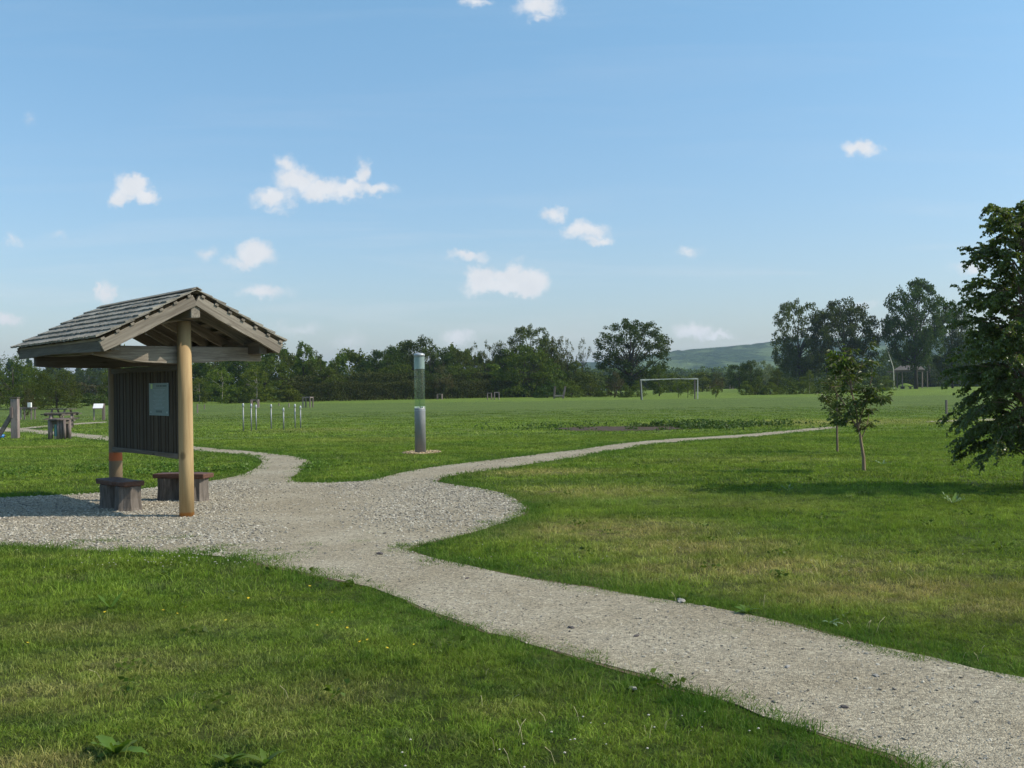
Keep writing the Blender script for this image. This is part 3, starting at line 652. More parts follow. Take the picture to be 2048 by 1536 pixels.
# ridge beam, plates, ties
beam('ridge_beam', (0, YN + .03, HR - .30), (0, YF - .05, HR - .30), .13, .20, M['grey'], sh, wany=.008, seed=1)
for sx in (-1, 1):
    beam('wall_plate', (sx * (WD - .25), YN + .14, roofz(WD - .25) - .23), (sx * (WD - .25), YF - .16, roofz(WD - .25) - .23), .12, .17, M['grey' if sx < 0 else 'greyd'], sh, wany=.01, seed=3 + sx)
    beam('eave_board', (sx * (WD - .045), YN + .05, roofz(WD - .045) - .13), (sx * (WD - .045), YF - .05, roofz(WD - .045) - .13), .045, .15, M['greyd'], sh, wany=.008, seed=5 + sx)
tz = 2.30
beam('tie_beam', (-WD + .10, .135, tz), (WD - .10, .135, tz), .09, .22, M['grey'], sh, wany=.019, seed=8, taper=lambda t: .45 + .55 * min(1, t / .22) if t < .22 else 1)
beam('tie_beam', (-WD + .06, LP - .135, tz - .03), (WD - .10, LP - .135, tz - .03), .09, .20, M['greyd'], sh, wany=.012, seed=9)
# rafters
ry = [YN + .035, YN + .035 + .62, 1.0, 1.6, 2.2, 2.75, YF - .04]
for i, y in enumerate(ry):
    for sx in (-1, 1):
        d = .135 if i in (0, 6) else .11
        x1 = WD - (.03 if i in (0, 6) else .08); up = (sx * pr, 0, 1)
        dd = d / 2 + .078
        beam('rafter', (sx * .01, y, HR - dd), (sx * x1, y, roofz(x1) - dd + .0), .055, d + .02, M['grey'], sh, up=up, wany=.006, seed=20 + i * 2 + sx)
# battens across the rafters
nb = 7
for sx in (-1, 1):
    for k in range(nb):
        x = .10 + k * (WD - .14) / (nb - 1); z = roofz(x) - .045
        beam('batten', (sx * x, YN - .012, z), (sx * x, YF + .01, z), .055, .034, M['grey'], sh, up=(sx * pr, 0, 1))
# shingles
def shingle_mesh(seed, wd, ln=.36, t0=.006, t1=.028):
    r = random.Random(seed); n = 3; v = []
    j = [r.uniform(-.012, .012) for _ in range(n + 1)]; hz = [r.uniform(-.003, .004) for _ in range(n + 1)]
    for i in range(n + 1):      # x along the ridge, y down the slope, z outward
        x = (i / n - .5) * wd
        v += [(x, 0, 0), (x, ln + j[i], 0), (x, ln + j[i], t1 + hz[i]), (x, 0, t0)]
    f = []
    for i in range(n):
        for q in range(4): f.append((4*i+q, 4*i+(q+1) % 4, 4*i+4+(q+1) % 4, 4*i+4+q))
    f += [(3, 2, 1, 0), (4*n, 4*n+1, 4*n+2, 4*n+3)]
    return mesh('shingle', v, f, M['shingle'])
slope = math.hypot(WD, HR - HE); rows = 7; exp_ = (slope + .02) / rows
smesh = [(w, shingle_mesh(i, w - .008)) for i, w in enumerate((.17, .21, .25, .28))]
right = MB()
for sx in (-1, 1):
    for r_i in range(rows):
        yy_ = YN - .03; r = random.Random(r_i * 10 + sx)
        yoff = r.uniform(0, .1); first = True
        while yy_ < YF + .02:
            w, sm = r.choice(smesh)
            if first: yy_ -= yoff * .0; first = False
            if yy_ + w > YF + .06: w, sm = smesh[0]
            d0 = r_i * exp_ - .12 + r.uniform(-.006, .006)
            d0 = max(d0, -.01)
            ln = exp_ * (r_i + 1) + .0 - d0
            # frame: X along ridge, Y down slope, Z outward
            X = Vector((0, 1, 0)) if sx < 0 else Vector((0, -1, 0)); Yd = Vector((sx * math.cos(pang), 0, -math.sin(pang))); Z = X.cross(Yd)
            if Z.z < 0: X = -X; Z = X.cross(Yd)
            lift = .008 + .020 + r.uniform(0, .006)
            tilt = Matrix.Rotation(.050 + r.uniform(-.008, .008), 3, 'X')
            R3 = Matrix((X, Yd, Z)).transposed() @ tilt
            P0 = Vector((0, yy_ + w / 2, HR - .03)) + Yd * d0 + Z * (lift - .018 + .008)
            sc = Matrix.Diagonal((1, (ln + .02) / .36, 1))
            if sx < 0:
                o = link('shingle', sm, sh); o.matrix_local = Matrix.Translation(P0) @ (R3 @ sc).to_4x4()
            else:
                n0 = len(right.v)
                for q in sm.vertices: right.v.append(P0 + R3 @ sc @ q.co)
                for p_ in sm.polygons: right.f.append(tuple(n0 + i for i in p_.vertices))
            yy_ += w
o = right.build('shingle', M['shingle'], sh); o['kind'] = 'stuff'; o['label'] = 'shingles of the far roof slope'
beam('ridge_board', (-.04, YN - .02, HR + .008), (-.04, YF + .0, HR + .008), .075, .018, M['grey'], sh, up=(-pr, 0, 1), wany=.004, seed=50)
beam('ridge_board', (.04, YN - .02, HR + .012), (.04, YF + .0, HR + .012), .085, .018, M['grey'], sh, up=(pr, 0, 1), wany=.004, seed=51)
# notice board of upright slats between two rails
b0, b1 = .11, LP - .09
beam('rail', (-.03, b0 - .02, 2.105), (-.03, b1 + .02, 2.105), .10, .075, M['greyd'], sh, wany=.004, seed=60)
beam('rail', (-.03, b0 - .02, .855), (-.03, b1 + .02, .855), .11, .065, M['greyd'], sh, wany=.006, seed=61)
ns = 28; sw = (b1 - b0) / ns
slm = []
for k in range(3):
    bm = MB(); h = 1.20; t = .016 + .003*k
    bm.box((0, 0, 0), (t, sw - .012, h)); slm.append(mesh('slat', bm.v, bm.f, M['slat']))
for i in range(ns):
    link('slat', slm[i % 3], sh, (-.045 - .004 * ((i * 7) % 3), b0 + sw * (i + .5), .8875 + .6 - .02 + .005))
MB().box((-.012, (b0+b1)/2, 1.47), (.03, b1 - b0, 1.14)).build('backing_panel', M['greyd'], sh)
MB().box((-.02, b1 + .03, 1.47), (.06, .07, 1.36)).build('board_stile', M['greyd'], sh, bevel=.004)
# printed notice, pinned to the slats near the front post
def board_u(px, x_off):
    lo, hi = 0., LP
    for _ in range(40):
        m_ = (lo + hi) / 2; X = SX + math.cos(TH)*x_off - math.sin(TH)*m_; Y = SY + math.sin(TH)*x_off + math.cos(TH)*m_
        if 1024 + F * X / Y > px - 9: lo = m_
        else: hi = m_
    return lo
u1, u0 = board_u(308, -.06), board_u(347, -.06)
X = SX + math.cos(TH)*-.065 - math.sin(TH)*(u0+u1)/2; Y = SY + math.sin(TH)*-.065 + math.cos(TH)*(u0+u1)/2
pz1, pz0 = at(328, 766, Y)[2], at(328, 831, Y)[2]
nw, nh = u1 - u0, pz1 - pz0
no = empty('notice', (X, Y, (pz0 + pz1) / 2), TH, 'pale blue-green printed notice pinned to the dark slatted board', 'notice')
MB().box((0, 0, 0), (.006, nw, nh)).build('sheet', M['poster'], no)
def pr_(name, y, z, w, h, m_): MB().box((-.0042, -y * nw, z * nh), (.003, w * nw, h * nh)).build(name, m_, no)
# local +y runs away from the camera (to the left in the photo)
pr_('printed_emblem', -.36, .40, .10, .15, M['inkg']); pr_('printed_emblem', .42, -.40, .07, .06, M['inkl']); pr_('printed_emblem', -.40, -.40, .07, .06, M['inkl'])
for k, w in enumerate((.05, .04, .06, .035, .05, .10)): pr_('printed_heading', -.08 + .085 * k, .41, w, .055, M['ink'])
for k in range(15): pr_('printed_line', .02, .30 - k * .042, .62 - .08 * ((k * 5) % 4), .012, M['inkl'])
pr_('printed_panel', .0, -.375, .30, .065, M['ink'])
for (py_, pz_) in ((-.46, .48), (.46, .48), (-.46, -.48), (.46, -.48)): pr_('pin', py_, pz_, .03, .015, M['capw'])

# benches: thick seat slab on two bark-covered stumps
def stump(name, x, y, r, h, seed, par):
    rr = random.Random(seed); k = 22; m_ = MB(); pts = []; 
    amp = [rr.uniform(.92, 1.08) for _ in range(k)]
    for i, z in enumerate((0, h * .12, h * .5, h * .85, h)):
        s = (1.12, 1.03, .98, .99, 1.0)[i]
        for j in range(k):
            a = 6.283 * j / k; q = r * s * (amp[j] + rr.uniform(-.02, .02)) * (1 + .04 * (j % 2)); m_.v.append(Vector((x + q*math.cos(a), y + q*math.sin(a), z - .02 * (i == 0))))
    for i in range(4):
        for j in range(k): m_.f.append((i*k+j, i*k+(j+1) % k, (i+1)*k+(j+1) % k, (i+1)*k+j))
    m_.f.append(tuple(4*k + j for j in range(k))); return m_.build(name, M['bark'], par)
def bench(px, py, ang, L, wd, sr_, sep, label, seed, ht=.44, th=.075):
    x, y = G(px, py); e = empty('log_bench', (x, y, .005), ang, label, 'bench')
    stump('stump', -sep/2, 0, sr_, ht - th - .004, seed, e); stump('stump', sep/2, 0, sr_, ht - th - .004, seed + 1, e)
    rr = random.Random(seed); n = 9; v = []
    for i in range(n):
        t = i / (n - 1); X = (t - .5) * L; a = wd/2 * (1 + rr.uniform(-.05, .04)) * (.92 if i in (0, n-1) else 1); b = wd/2 * (1 + rr.uniform(-.07, .05)) * (.92 if i in (0, n-1) else 1); s = .012 * math.sin(t * 5 + seed)
        v += [(X, -a*.97, ht - th), (X, b*.97, ht - th), (X, b, ht + s*.5), (X, -a, ht + s*.5)]
    f = [tuple(reversed(q)) for i in range(n-1) for q in [(4*i+j, 4*i+4+j, 4*i+4+(j+1) % 4, 4*i+(j+1) % 4) for j in range(4)]] + [(3, 2, 1, 0), (4*n-4, 4*n-3, 4*n-2, 4*n-1)]
    o = link('seat', mesh('seat', v, f, M['bench']), e); bv = o.modifiers.new('bevel', 'BEVEL'); bv.width = .012; bv.segments = 2; bv.limit_method = 'ANGLE'
    return e
bench(241, 1018, TH + math.pi/2 + .10, .93, .36, .185, .52, 'low log bench in the roof shadow at the front left of the shelter', 3)
bench(367, 1001, -.26, .93, .34, .165, .52, 'low log bench behind the front post with its right end in the sun', 11)

# ------------------------------------------------------------------ water column
wc = empty('water_column', (cx, cy, 0), 0, 'tall water vortex column, clear tube on a grey steel cylinder with wood chips round it', 'column')
zt = at(841, 816, cy)[2]; zg = at(838, 713, cy)[2]; ztop = at(838, 707, cy)[2]; R = .148; zb = at(838, 738, cy)[2]
MB().lathe([(R, -.02), (R, zt - .03), (R - .004, zt - .008), (R - .03, zt)], 40).build('base_cylinder', M['steel'], wc, smooth=False).data.polygons.foreach_set('use_smooth', [True] * 0 or [True] * (40 * 3 + 2))
MB().lathe([(R + .004, zt - .075), (R + .004, zt - .055)], 40).build('base_band', M['capw'], wc)
def ring(z0, z1, ro, ri, k=56):
    m_ = MB(); 
    for (r_, z_) in ((ro, z0), (ro, z1), (ri, z1), (ri, z0)):
        for j in range(k): a = 6.283185 * j / k; m_.v.append(Vector((r_*math.cos(a), r_*math.sin(a), z_)))
    for i in range(4):
        for j in range(k): m_.f.append((i*k+j, i*k+(j+1) % k, ((i+1) % 4)*k+(j+1) % k, ((i+1) % 4)*k+j))
    return m_
gt = ring(zt + .012, zb, R - .006, R - .022).build('clear_tube', M['glass'], wc)
ring(zb + .003, zg, R - .004, R - .020).build('clear_top_band', M['frost'], wc)
MB().lathe([(.028, zt), (.02, zb), (.016, zg)], 14).build('inner_tube', M['glass'], wc)
MB().lathe([(R + .002, zg), (R + .002, ztop - .02), (R - .02, ztop - .004), (R*.5, ztop + .014), (.01, ztop + .02)], 40).build('top_cap', M['capw'], wc, smooth=True)
MB().lathe([(R + .003, zb - .008), (R + .003, zb + .006)], 40).build('joint_ring', M['capw'], wc) if False else None
for k in range(6):
    a = k * 1.047 + .3; MB().box((math.cos(a)*(R-.035), math.sin(a)*(R-.035), zt + .022), (.06, .03, .04), a).build('clamp', M['white'], wc)
MB().box((-R*.82, -R*.57, zt*.68), (.03, .012, .03), .6).build('push_button', M['capw'], wc); MB().box((-R*.9, -R*.5, zt*.46), (.03, .02, .02), .6).build('bolt', M['greyd'], wc)

# ------------------------------------------------------------------ seven bell posts
bp = [(487,862.6,806),(503,861.5,807),(512.6,861,809),(542.7,859,808),(567.4,859.6,815),(590.4,856.6,807.5),(601.3,856.6,811)]
lb7 = ['leftmost of the seven slim metal posts, standing apart on the left','second slim metal post from the left, first of a close pair','third slim metal post, right one of the close left pair','slim metal post standing alone in the middle of the seven','shortest of the seven slim metal posts, right of the middle','tall slim metal post just left of the rightmost one','rightmost of the seven slim metal posts in the grass']
for (px, py, pt), lb in zip(bp, lb7):
    x, y = G(px, py); H = at(px, pt, y)[2]; e = empty('slim_post', (x, y, 0), 0, lb, 'post', 'slim capped metal posts in the grass')
    MB().lathe([(.028, -.03), (.027, H - .16)], 12).build('shaft', M['steel'], e, smooth=True)
    MB().lathe([(.036, H - .165), (.043, H - .15), (.043, H - .075), (.034, H - .045), (.018, H - .012), (.010, H)], 14).build('cap', M['capw'], e, smooth=True)

# ------------------------------------------------------------------ left-hand play structures
x, y = G(31, 877); e = empty('braced_timber_post', (x, y, 0), 0, 'thick timber post with a slanting brace at the left edge', 'post'); s = y / F
MB().box((0, 0, .76), (.27, .2, 1.52)).build('post', M['log'], e, bevel=.015)
MB().box((0, 0, 1.56), (.30, .24, .05)).build('post_cap', M['greyd'], e, bevel=.01)
beam('brace', (-.62, -.02, .12), (-.12, -.02, .92), .10, .15, M['log'], e)
beam('brace', (-1.25, -.02, -.4 + .45), (-.62, -.02, .12), .10, .13, M['log'], e) if False else None
MB().box((-.10, -.12, 1.0), (.10, .06, .42)).build('bracket', M['log'], e, bevel=.01)
x, y = G(3, 876); e = empty('blue_float', (x, y, 0), .2, 'small blue plastic roller lying in the grass at the left edge', 'roller')
MB().tube([(-.25, 0, .07), (.10, 0, .07)], .07, 14).build('drum', M['blue'], e, smooth=True); MB().tube([(.10, 0, .07), (.16, 0, .07)], .03, 10).build('axle', M['greyd'], e)

x, y = G(119, 878); sc = y / F; e = empty('log_drum', (x, y, 0), -.1, 'round stand of upright logs with a flat top and turquoise panel', 'play drum')
hz = at(119, 840, y)[2]
for px, w, m_ in [(105, 9, 'log'), (115.5, 4, None), (122, 6, 'log'), (128, 4, 'log'), (134.5, 6, 'log')]:
    X = (px - 119) * sc; ww = w * sc
    if m_: MB().tube([(X, -.16, -.02), (X, -.16, hz)], ww/2, 12).build('log', M[m_], e, smooth=True)
    else:
        MB().box((X, -.13, hz*.48), (ww, .04, hz*.62)).build('panel', M['turq'], e); MB().box((X, -.14, hz*.86), (ww, .06, hz*.14)).build('block', M['cream'], e); MB().box((X, -.14, hz*.08), (ww, .06, hz*.16)).build('block', M['cream'], e)
for k in range(4): MB().tube([(-.25 + .17*k, .22, -.02), (-.25 + .17*k, .22, hz)], .08, 10).build('log', M['log'], e, smooth=True)
MB().box((-.02, .02, hz - .09), (.62, .40, .14)).build('drum_shell', M['greyd'], e, bevel=.02)
MB().lathe([(.37, hz), (.38, hz + .05)], 20).build('top', M['log'], e)

def picnic(px, py, ang, label, sc=1.0):
    x, y = G(px, py); e = empty('picnic_table', (x, y, 0), ang, label, 'picnic table')
    for k in range(4): MB().box((0, (-.30 + .2*k)*sc, .73*sc), (1.5*sc, .18*sc, .05*sc)).build('table_plank', M['greyd'], e)
    for s_ in (-1, 1): MB().box((0, s_*.72*sc, .45*sc), (1.5*sc, .25*sc, .05*sc)).build('seat_plank', M['greyd'], e)
    for s_ in (-1, 1):
        MB().box((s_*.5*sc, 0, .40*sc), (.06*sc, 1.6*sc, .09*sc)).build('cross_rail', M['greyd'], e)
        for t_ in (-1, 1): beam('leg', (s_*.45*sc, t_*.55*sc, 0), (s_*.45*sc, t_*.22*sc, .70*sc), .09*sc, .07*sc, M['log'], e)
    return e
picnic(124, 856, .35, 'dark picnic table directly behind the round log stand')
picnic(123, 843, -.3, 'second picnic table further back behind the first one')

def lectern(px, py, top, wpx, ang, label, bottom_frac=.45, post2=None, mt='board'):
    x, y = G(px, py); s = y / F; H = at(px, top, y)[2]; W = wpx * s; e = empty('information_lectern', (x, y, 0), ang, label, 'sign')
    for k in (-1, 1): MB().box((k*W*.42, 0, H*.36), (.07, .07, H*.72)).build('leg', M['log'], e)
    pl = H * .42; M3 = Matrix.Rotation(math.radians(42), 3, 'X')
    MB().box((0, -.02, H*.83), (W, pl, .035), M=M3).build('frame', M['log'], e); MB().box((0, -.02 - .021*math.sin(math.radians(42)), H*.83 + .021*math.cos(math.radians(42))), (W*.92, pl*.9, .008), M=M3).build('sign_face', M[mt], e)
    return e
lectern(197, 841, 806.5, 20, .15, 'white slanted information panel on two wooden legs left of the shelter')
x, y = G(208, 840); e = empty('wooden_post', (x, y, 0), 0, 'grey wooden post right beside the slanted panel left of the shelter', 'post'); MB().box((0, 0, .5), (.11, .10, 1.0)).build('post', M['log'], e)
lectern(1208, 790, 777, 13, .1, 'distant white slanted panel on thin legs left of the goal')

def guard(px, py, top, wpx, label, mesh_=False, n=4):
    x, y = G(px, py); s = y / F; H = at(px, top, y)[2]; W = max(.5, wpx * s); e = empty('tree_guard', (x, y, 0), random.Random(px).uniform(-.2, .2), label, 'tree guard', 'wooden tree guards at the field edge')
    for a, b in ((-1, -1), (1, -1), (1, 1), (-1, 1)): MB().tube([(a*W/2, b*W/2, -.03), (a*W/2, b*W/2, H)], .06, 7).build('stake', M['greyd'] if mesh_ else M['log'], e)
    for a, b in ((0, -1), (0, 1)): MB().box((0, b*W/2, H - .02), (W*1.15, .07, .10)).build('rail', M['log'], e)
    for a in (-1, 1): MB().box((a*W/2, 0, H - .04), (.06, W, .08)).build('rail', M['log'], e)
    if mesh_:
        for k in range(5): MB().box((-W/2 + W*(k+.5)/5, -W/2 + .03, H*.45), (W*.12, .02, H*.85)).build('slat', M['greyd'], e)
    return e
guard(510, 815, 799.5, 13, 'wooden tree guard behind the slim posts, left of the dark one')
guard(616, 815, 794, 15, 'dark slatted tree guard right of the slim posts')
guard(879.5, 799, 788, 9, 'pale tree guard just right of the water column')
guard(979, 799.5, 786, 8, 'left one of two tree guards close together before the hedge')
guard(993.5, 799.5, 784.5, 9, 'right one of two tree guards close together before the hedge')
guard(1139, 790, 779.5, 8, 'small tree guard beside the leaning timber seat')
guard(1237.5, 789.5, 776.5, 8, 'tree guard left of the goal under the bronze tree')
guard(1463, 779, 769.5, 6, 'tiny tree guard right of the goal, higher of two')
guard(1417, 781, 772, 6, 'tiny tree guard just right of the goal, left of two')

x, y = G(56, 839); e = empty('tree_guard', (x, y, 0), .1, 'wooden frame round the reddish bush at far left, topped by a white box', 'tree guard', 'wooden tree guards at the field edge'); s_ = y / F; W_ = 20*s_; H_ = 24.5*s_
for a in (-1, 1):
    for b in (-1, 1): MB().box((a*W_/2, b*W_/2, H_/2), (.07, .07, H_)).build('stake', M['log'], e)
for b in (-1, 1): MB().box((0, b*W_/2 - .04, H_ - .05), (W_ + .3, .05, .09)).build('rail', M['log'], e)
x, y = G(64.5, 839); tag(MB().box((0, 0, 0), (.22, .16, .30)).build('box', M['white'], None, (x, y - W_/2, H_ + .15), bevel=.01), 'small white box standing on the rail of the wooden frame at far left', 'box')
# leaning timber seat
x, y = G(1118, 797); s = y / F; e = empty('timber_bench', (x, y, 0), 0, 'low bench between two outward leaning timber posts on the far field', 'bench')
H = 24.5 * s
for (b, t) in ((-10, -7.5), (8, 13)): beam('post', (b*s, 0, -.05), (t*s, 0, H + (.0 if t > 0 else .0)), .22, .24, M['log'], e)
MB().box((-1*s, 0, 5.5*s), (17*s, .45, 3*s)).build('seat', M['grey'], e); 
# goal
xl, yl = G(1284.5, 799.5); xr, yr = G(1395.3, 798); yr = yl; xr = ray(1395.3, 797)[0] * yl; Hl = at(1283, 759.5, yl)[2]; Hr_ = at(1396, 757, yl)[2]
e = empty('football_goal', (xl, yl, 0), 0, 'white weathered football goal without a net on the far field', 'goal')
beam('goalpost', (0, 0, -.1), (-.10, 0, Hl), .10, .10, M['goalw'], e, up=(0, 1, 0)); beam('goalpost', (xr - xl, 0, -.1), (xr - xl + .04, 0, Hr_), .10, .10, M['goalw'], e, up=(0, 1, 0))
beam('crossbar', (-.18, 0, Hl), (xr - xl + .08, 0, Hr_), .09, .10, M['goalw'], e, wany=.025, seed=4)
beam('rear_support', (-.05, .35, -.1), (-.16, .35, Hl*.96), .15, .12, M['greyd'], e, up=(0, 1, 0)); beam('rear_support', (xr - xl - .25, .35, -.1), (xr - xl - .22, .35, Hr_*.97), .13, .12, M['log'], e, up=(0, 1, 0))

# ------------------------------------------------------------------ far pavilion and mast
x0, y0 = G(1817, 776); s = y0 / F; pv = empty('pavilion', (x0, y0, 0), 0, 'open timber pavilion with a low grey roof beside the field', 'pavilion')
def pz(px, py, dy=0): p = at(px, py, y0 + dy); return (p[0] - x0, dy, p[2])
for (px, w, dy, mt) in [(1794.3, 2.6, 3.2, 'greyd'), (1804.5, 2.2, 0, 'log'), (1844, 3.2, 0, 'log'), (1854.5, 2.0, 2.5, 'log')]:
    t = pz(px, 742, dy); MB().tube([(t[0], dy, -.1), (t[0], dy, t[2])], w*s/2, 8).build('post', M[mt], pv)
c = [pz(1786.5, 740.5, -1.2), pz(1848, 739, -1.2), pz(1840, 730.5, 2.4), pz(1801, 731.2, 2.4), pz(1790, 740.5, 6), pz(1850, 739, 6)]
v = [*c, *[(p[0], p[1], p[2] - .18) for p in c]]
MB_ = MB(); MB_.v = [Vector(p) for p in v]; MB_.f = [(0, 1, 2, 3), (3, 2, 5, 4), (0, 3, 9, 6), (3, 4, 10, 9), (1, 7, 8, 2), (2, 8, 11, 5), (6, 9, 8, 7), (9, 10, 11, 8), (0, 6, 7, 1), (4, 5, 11, 10)]
MB_.build('roof', M['roofg'], pv)
a, b = c[0], c[1]; beam('fascia', (a[0] + .1, a[1] + .15, a[2] - .34), (b[0] - .1, b[1] + .15, b[2] - .34), .12, .34, M['greyd'], pv)
beam('eave_edge', (a[0] + .8, a[1] - .05, a[2] + .0), (b[0] - .3, b[1] - .05, b[2]), .06, .12, M['grey'], pv)
beam('plate', (a[0] + .2, 3, a[2] - .3), (b[0] + .6, 3, b[2] - .3), .15, .3, M['greyd'], pv)
xm, ym = G(1788.5, 778.5); ym_ = y0 - 3; xm = ray(1788, 778)[0] * ym_
ms = empty('leaning_mast', (xm, ym_, 0), 0, 'tall thin pale mast that bends to the left above the pavilion', 'mast')
def mz(px, py): p = at(px, py, ym_); return (p[0] - xm, 0, p[2])
MB().tube([(0, 0, -.1), mz(1787, 740), mz(1786, 733), mz(1770.5, 686)], [.13, .11, .10, .07], 8).build('pole', M['goalw'], ms)
for (a, b) in (((1774.5, 697), (1786, 702)), ((1777, 705), (1786.5, 708)), ((1781.5, 719), (1777.5, 722))):
    MB().tube([mz(*a), mz(*b)], .025, 5).build('arm', M['steel'], ms); MB().lathe([(.05, -.16), (.17, -.08), (.19, .05), (.10, .15), (.03, .18)], 10, mz(*b)).build('cup', M['white'], ms)
def mound(px, py, wpx, hpx, label):
    x, y = G(px, py); y += 4; s = y / F; W = wpx * s; H = at(px, py - hpx, y)[2]; k = 24; v = []; f = []
    for i in range(7):
        t = i / 6
        for j in range(k): a = 6.283185*j/k; v.append((x + W/2*(1-t)*math.cos(a), y + 3*(1-t)*math.sin(a), H * math.sin(t*1.5708)**1.2 - .05))
    for i in range(6):
        for j in range(k): f.append((i*k+j, i*k+(j+1) % k, (i+1)*k+(j+1) % k, (i+1)*k+j))
    tag(link('mound', mesh('mound', v, f, M['ground'], True)), label, kind='structure')
mound(1824, 775, 42, 9, 'low grassy mound seen under the pavilion roof')
for px, w, lb in ((1825, 17, 'long low dark bench under the middle of the pavilion'), (1805, 8, 'short low dark bench at the left post of the pavilion')):
    x, y = G(px, 777.5); s = y / F; e = empty('low_bench', (x, y, 0), 0, lb, 'bench'); MB().box((0, 0, .42), (w*s, .5, .14)).build('seat', M['greyd'], e)
    for k in (-1, 1): MB().box((k*w*s*.25, 0, .175), (.3, .4, .35)).build('leg', M['greyd'], e)
# small stakes
for (px, py, t, w, lb) in [(395, 826, 808, .05, 'short pale stake right of the front post of the shelter'),(409, 818, 809, .05, 'small stake in the grass before the pale birch'),(558, 812, 806, .05, 'thin stake in front of the long hedge left of the dark guard'),(1893, 828, 800, .06, 'grey stake seen left of the big birch'),(578, 815, 806, .05, 'little stake left of the dark slatted guard')]:
    x, y = G(px, py); H = at(px, t, y)[2]; tag(MB().tube([(0, 0, -.05), (0, 0, H)], w, 7).build('stake', M['log'], None, (x, y, 0)), lb, 'stake')

# ------------------------------------------------------------------ trees
def crown_clumps(kind, K, r):
    """clump centres for a tree of unit height and half-width 0.5"""
    P = []
    while len(P) < K:
        z = r.random(); a = r.random() * 6.283
        if kind == 'round': h = math.sqrt(max(0, 1 - ((z - .56) / .44) ** 2)) if z > .12 else 0
        elif kind == 'tall': h = math.sqrt(max(0, 1 - ((z - .60) / .40) ** 2)) * (.75 + .25 * z) if z > .2 else 0
        elif kind == 'dense': h = (math.sqrt(max(0, 1 - ((z - .45) / .55) ** 2))) ** .7 if z > .02 else .8
        elif kind == 'shrub': h = (max(0, 1 - z ** 1.9)) ** .6
        elif kind == 'birch': h = max(0, 1 - ((z - .30) / .72) ** 2) ** .8 * (.9 if z > .3 else .72) if z > .06 else 0
        elif kind == 'open': h = math.sqrt(max(0, 1 - ((z - .64) / .36) ** 2)) if z > .28 else 0
        elif kind == 'willow': h = max(0, 1 - z ** 2.6) ** .5
        if r.random() > h * .9 + .05 or h <= 0: continue
        d = .5 * h * (r.random() ** .38)
        P.append((d * math.cos(a), d * math.sin(a), z * .97))
    return np.array(P)
def far_tree_meshes(kind, K, per, cr_, ls, leafm, seed, barkm='trunk', trunk_r=.02, fork=.3, sag=0.0):
    r = np.random.default_rng(seed); rr = random.Random(seed)
    C = crown_clumps(kind, K, rr)
    # lopsided outline
    ph = rr.random() * 6.28; C[:, 0] *= 1 + .16 * np.sin(3 * C[:, 2] * 2 + ph); C[:, 0] += .05 * np.sin(5 * C[:, 2] + ph)
    cs = r.uniform(.6, 1.35, len(C)) * cr_
    n = np.maximum(6, (per * (cs / cr_) ** 2)).astype(int); idx = np.repeat(np.arange(len(C)), n)
    dv = r.normal(size=(len(idx), 3)); dv /= np.linalg.norm(dv, axis=1)[:, None]; rad = r.random(len(idx)) ** .45
    L = C[idx] + dv * (rad * cs[idx])[:, None] * (1, 1, .72)
    if kind == 'willow': L[:, 2] += (r.random(len(idx)) ** 3) * .10
    keep = L[:, 2] > .005; L = L[keep]
    crown = leafquads(L, ls, leafm, 'crown', seed, elong=.6 if kind != 'willow' else .28)
    m_ = MB(); top = .80 if kind != 'shrub' else .5
    bend = [(0, 0), (rr.uniform(-.02, .02), rr.uniform(-.02, .02)), (rr.uniform(-.04, .04), rr.uniform(-.03, .03)), (rr.uniform(-.05, .05), 0)]
    zs = [0, fork, (fork + top) / 2, top]; trk = [(b[0], b[1], z) for b, z in zip(bend, zs)]
    m_.tube([(trk[0][0], trk[0][1], -.01)] + trk[1:], [trunk_r * 1.25, trunk_r * .85, trunk_r * .5, trunk_r * .15], 7)
    order = list(range(len(C))); rr.shuffle(order)
    for i in order[:34 if kind in ('open', 'round', 'tall') else 12]:
        c = C[i]; t = min(.9, max(0.02, (c[2] - .25) / 1.0)) * rr.uniform(.5, .95); z0 = fork + (top - fork) * t
        k = (z0 - fork) / (top - fork + 1e-6); bx = trk[1][0] + (trk[3][0] - trk[1][0]) * k; by = trk[1][1] * (1 - k)
        mid = ((bx + c[0]) / 2 + rr.uniform(-.03, .03), (by + c[1]) / 2, z0 + (c[2] - z0) * .42 + rr.uniform(0, .03))
        m_.tube([(bx, by, z0), mid, tuple(c)], [trunk_r * .42 * (1 - .5*k), trunk_r * .24, trunk_r * .08], 5, False)
    return crown, mesh('trunk', m_.v, m_.f, M[barkm], True)
V = {}
V['dense1'] = far_tree_meshes('dense', 130, 62, .085, .036, M['leafA'], 1)
V['dense2'] = far_tree_meshes('dense', 120, 62, .090, .036, M['leafB'], 2)
V['dense3'] = far_tree_meshes('round', 105, 62, .095, .036, M['leafA'], 3)
V['dense4'] = far_tree_meshes('birch', 110, 62, .080, .034, M['leafB'], 4)
V['ragged'] = far_tree_meshes('birch', 85, 34, .070, .034, M['leafD'], 5)
V['lightb'] = far_tree_meshes('birch', 110, 34, .075, .034, M['leafC'], 6, 'trunkp', .012)
V['open'] = far_tree_meshes('open', 52, 42, .085, .034, M['leafD'], 7, 'trunk', .028)
V['sparse'] = far_tree_meshes('tall', 42, 26, .080, .034, M['leafD'], 8, 'trunk', .014)
V['shrub1'] = far_tree_meshes('shrub', 70, 40, .12, .055, M['leafB'], 9, fork=.1)
V['shrub2'] = far_tree_meshes('shrub', 70, 40, .12, .055, M['leafC'], 10, fork=.1)
V['shrub3'] = far_tree_meshes('shrub', 60, 40, .13, .055, M['leafA'], 11, fork=.1)
V['bronze'] = far_tree_meshes('birch', 90, 34, .09, .042, M['leafR'], 12)
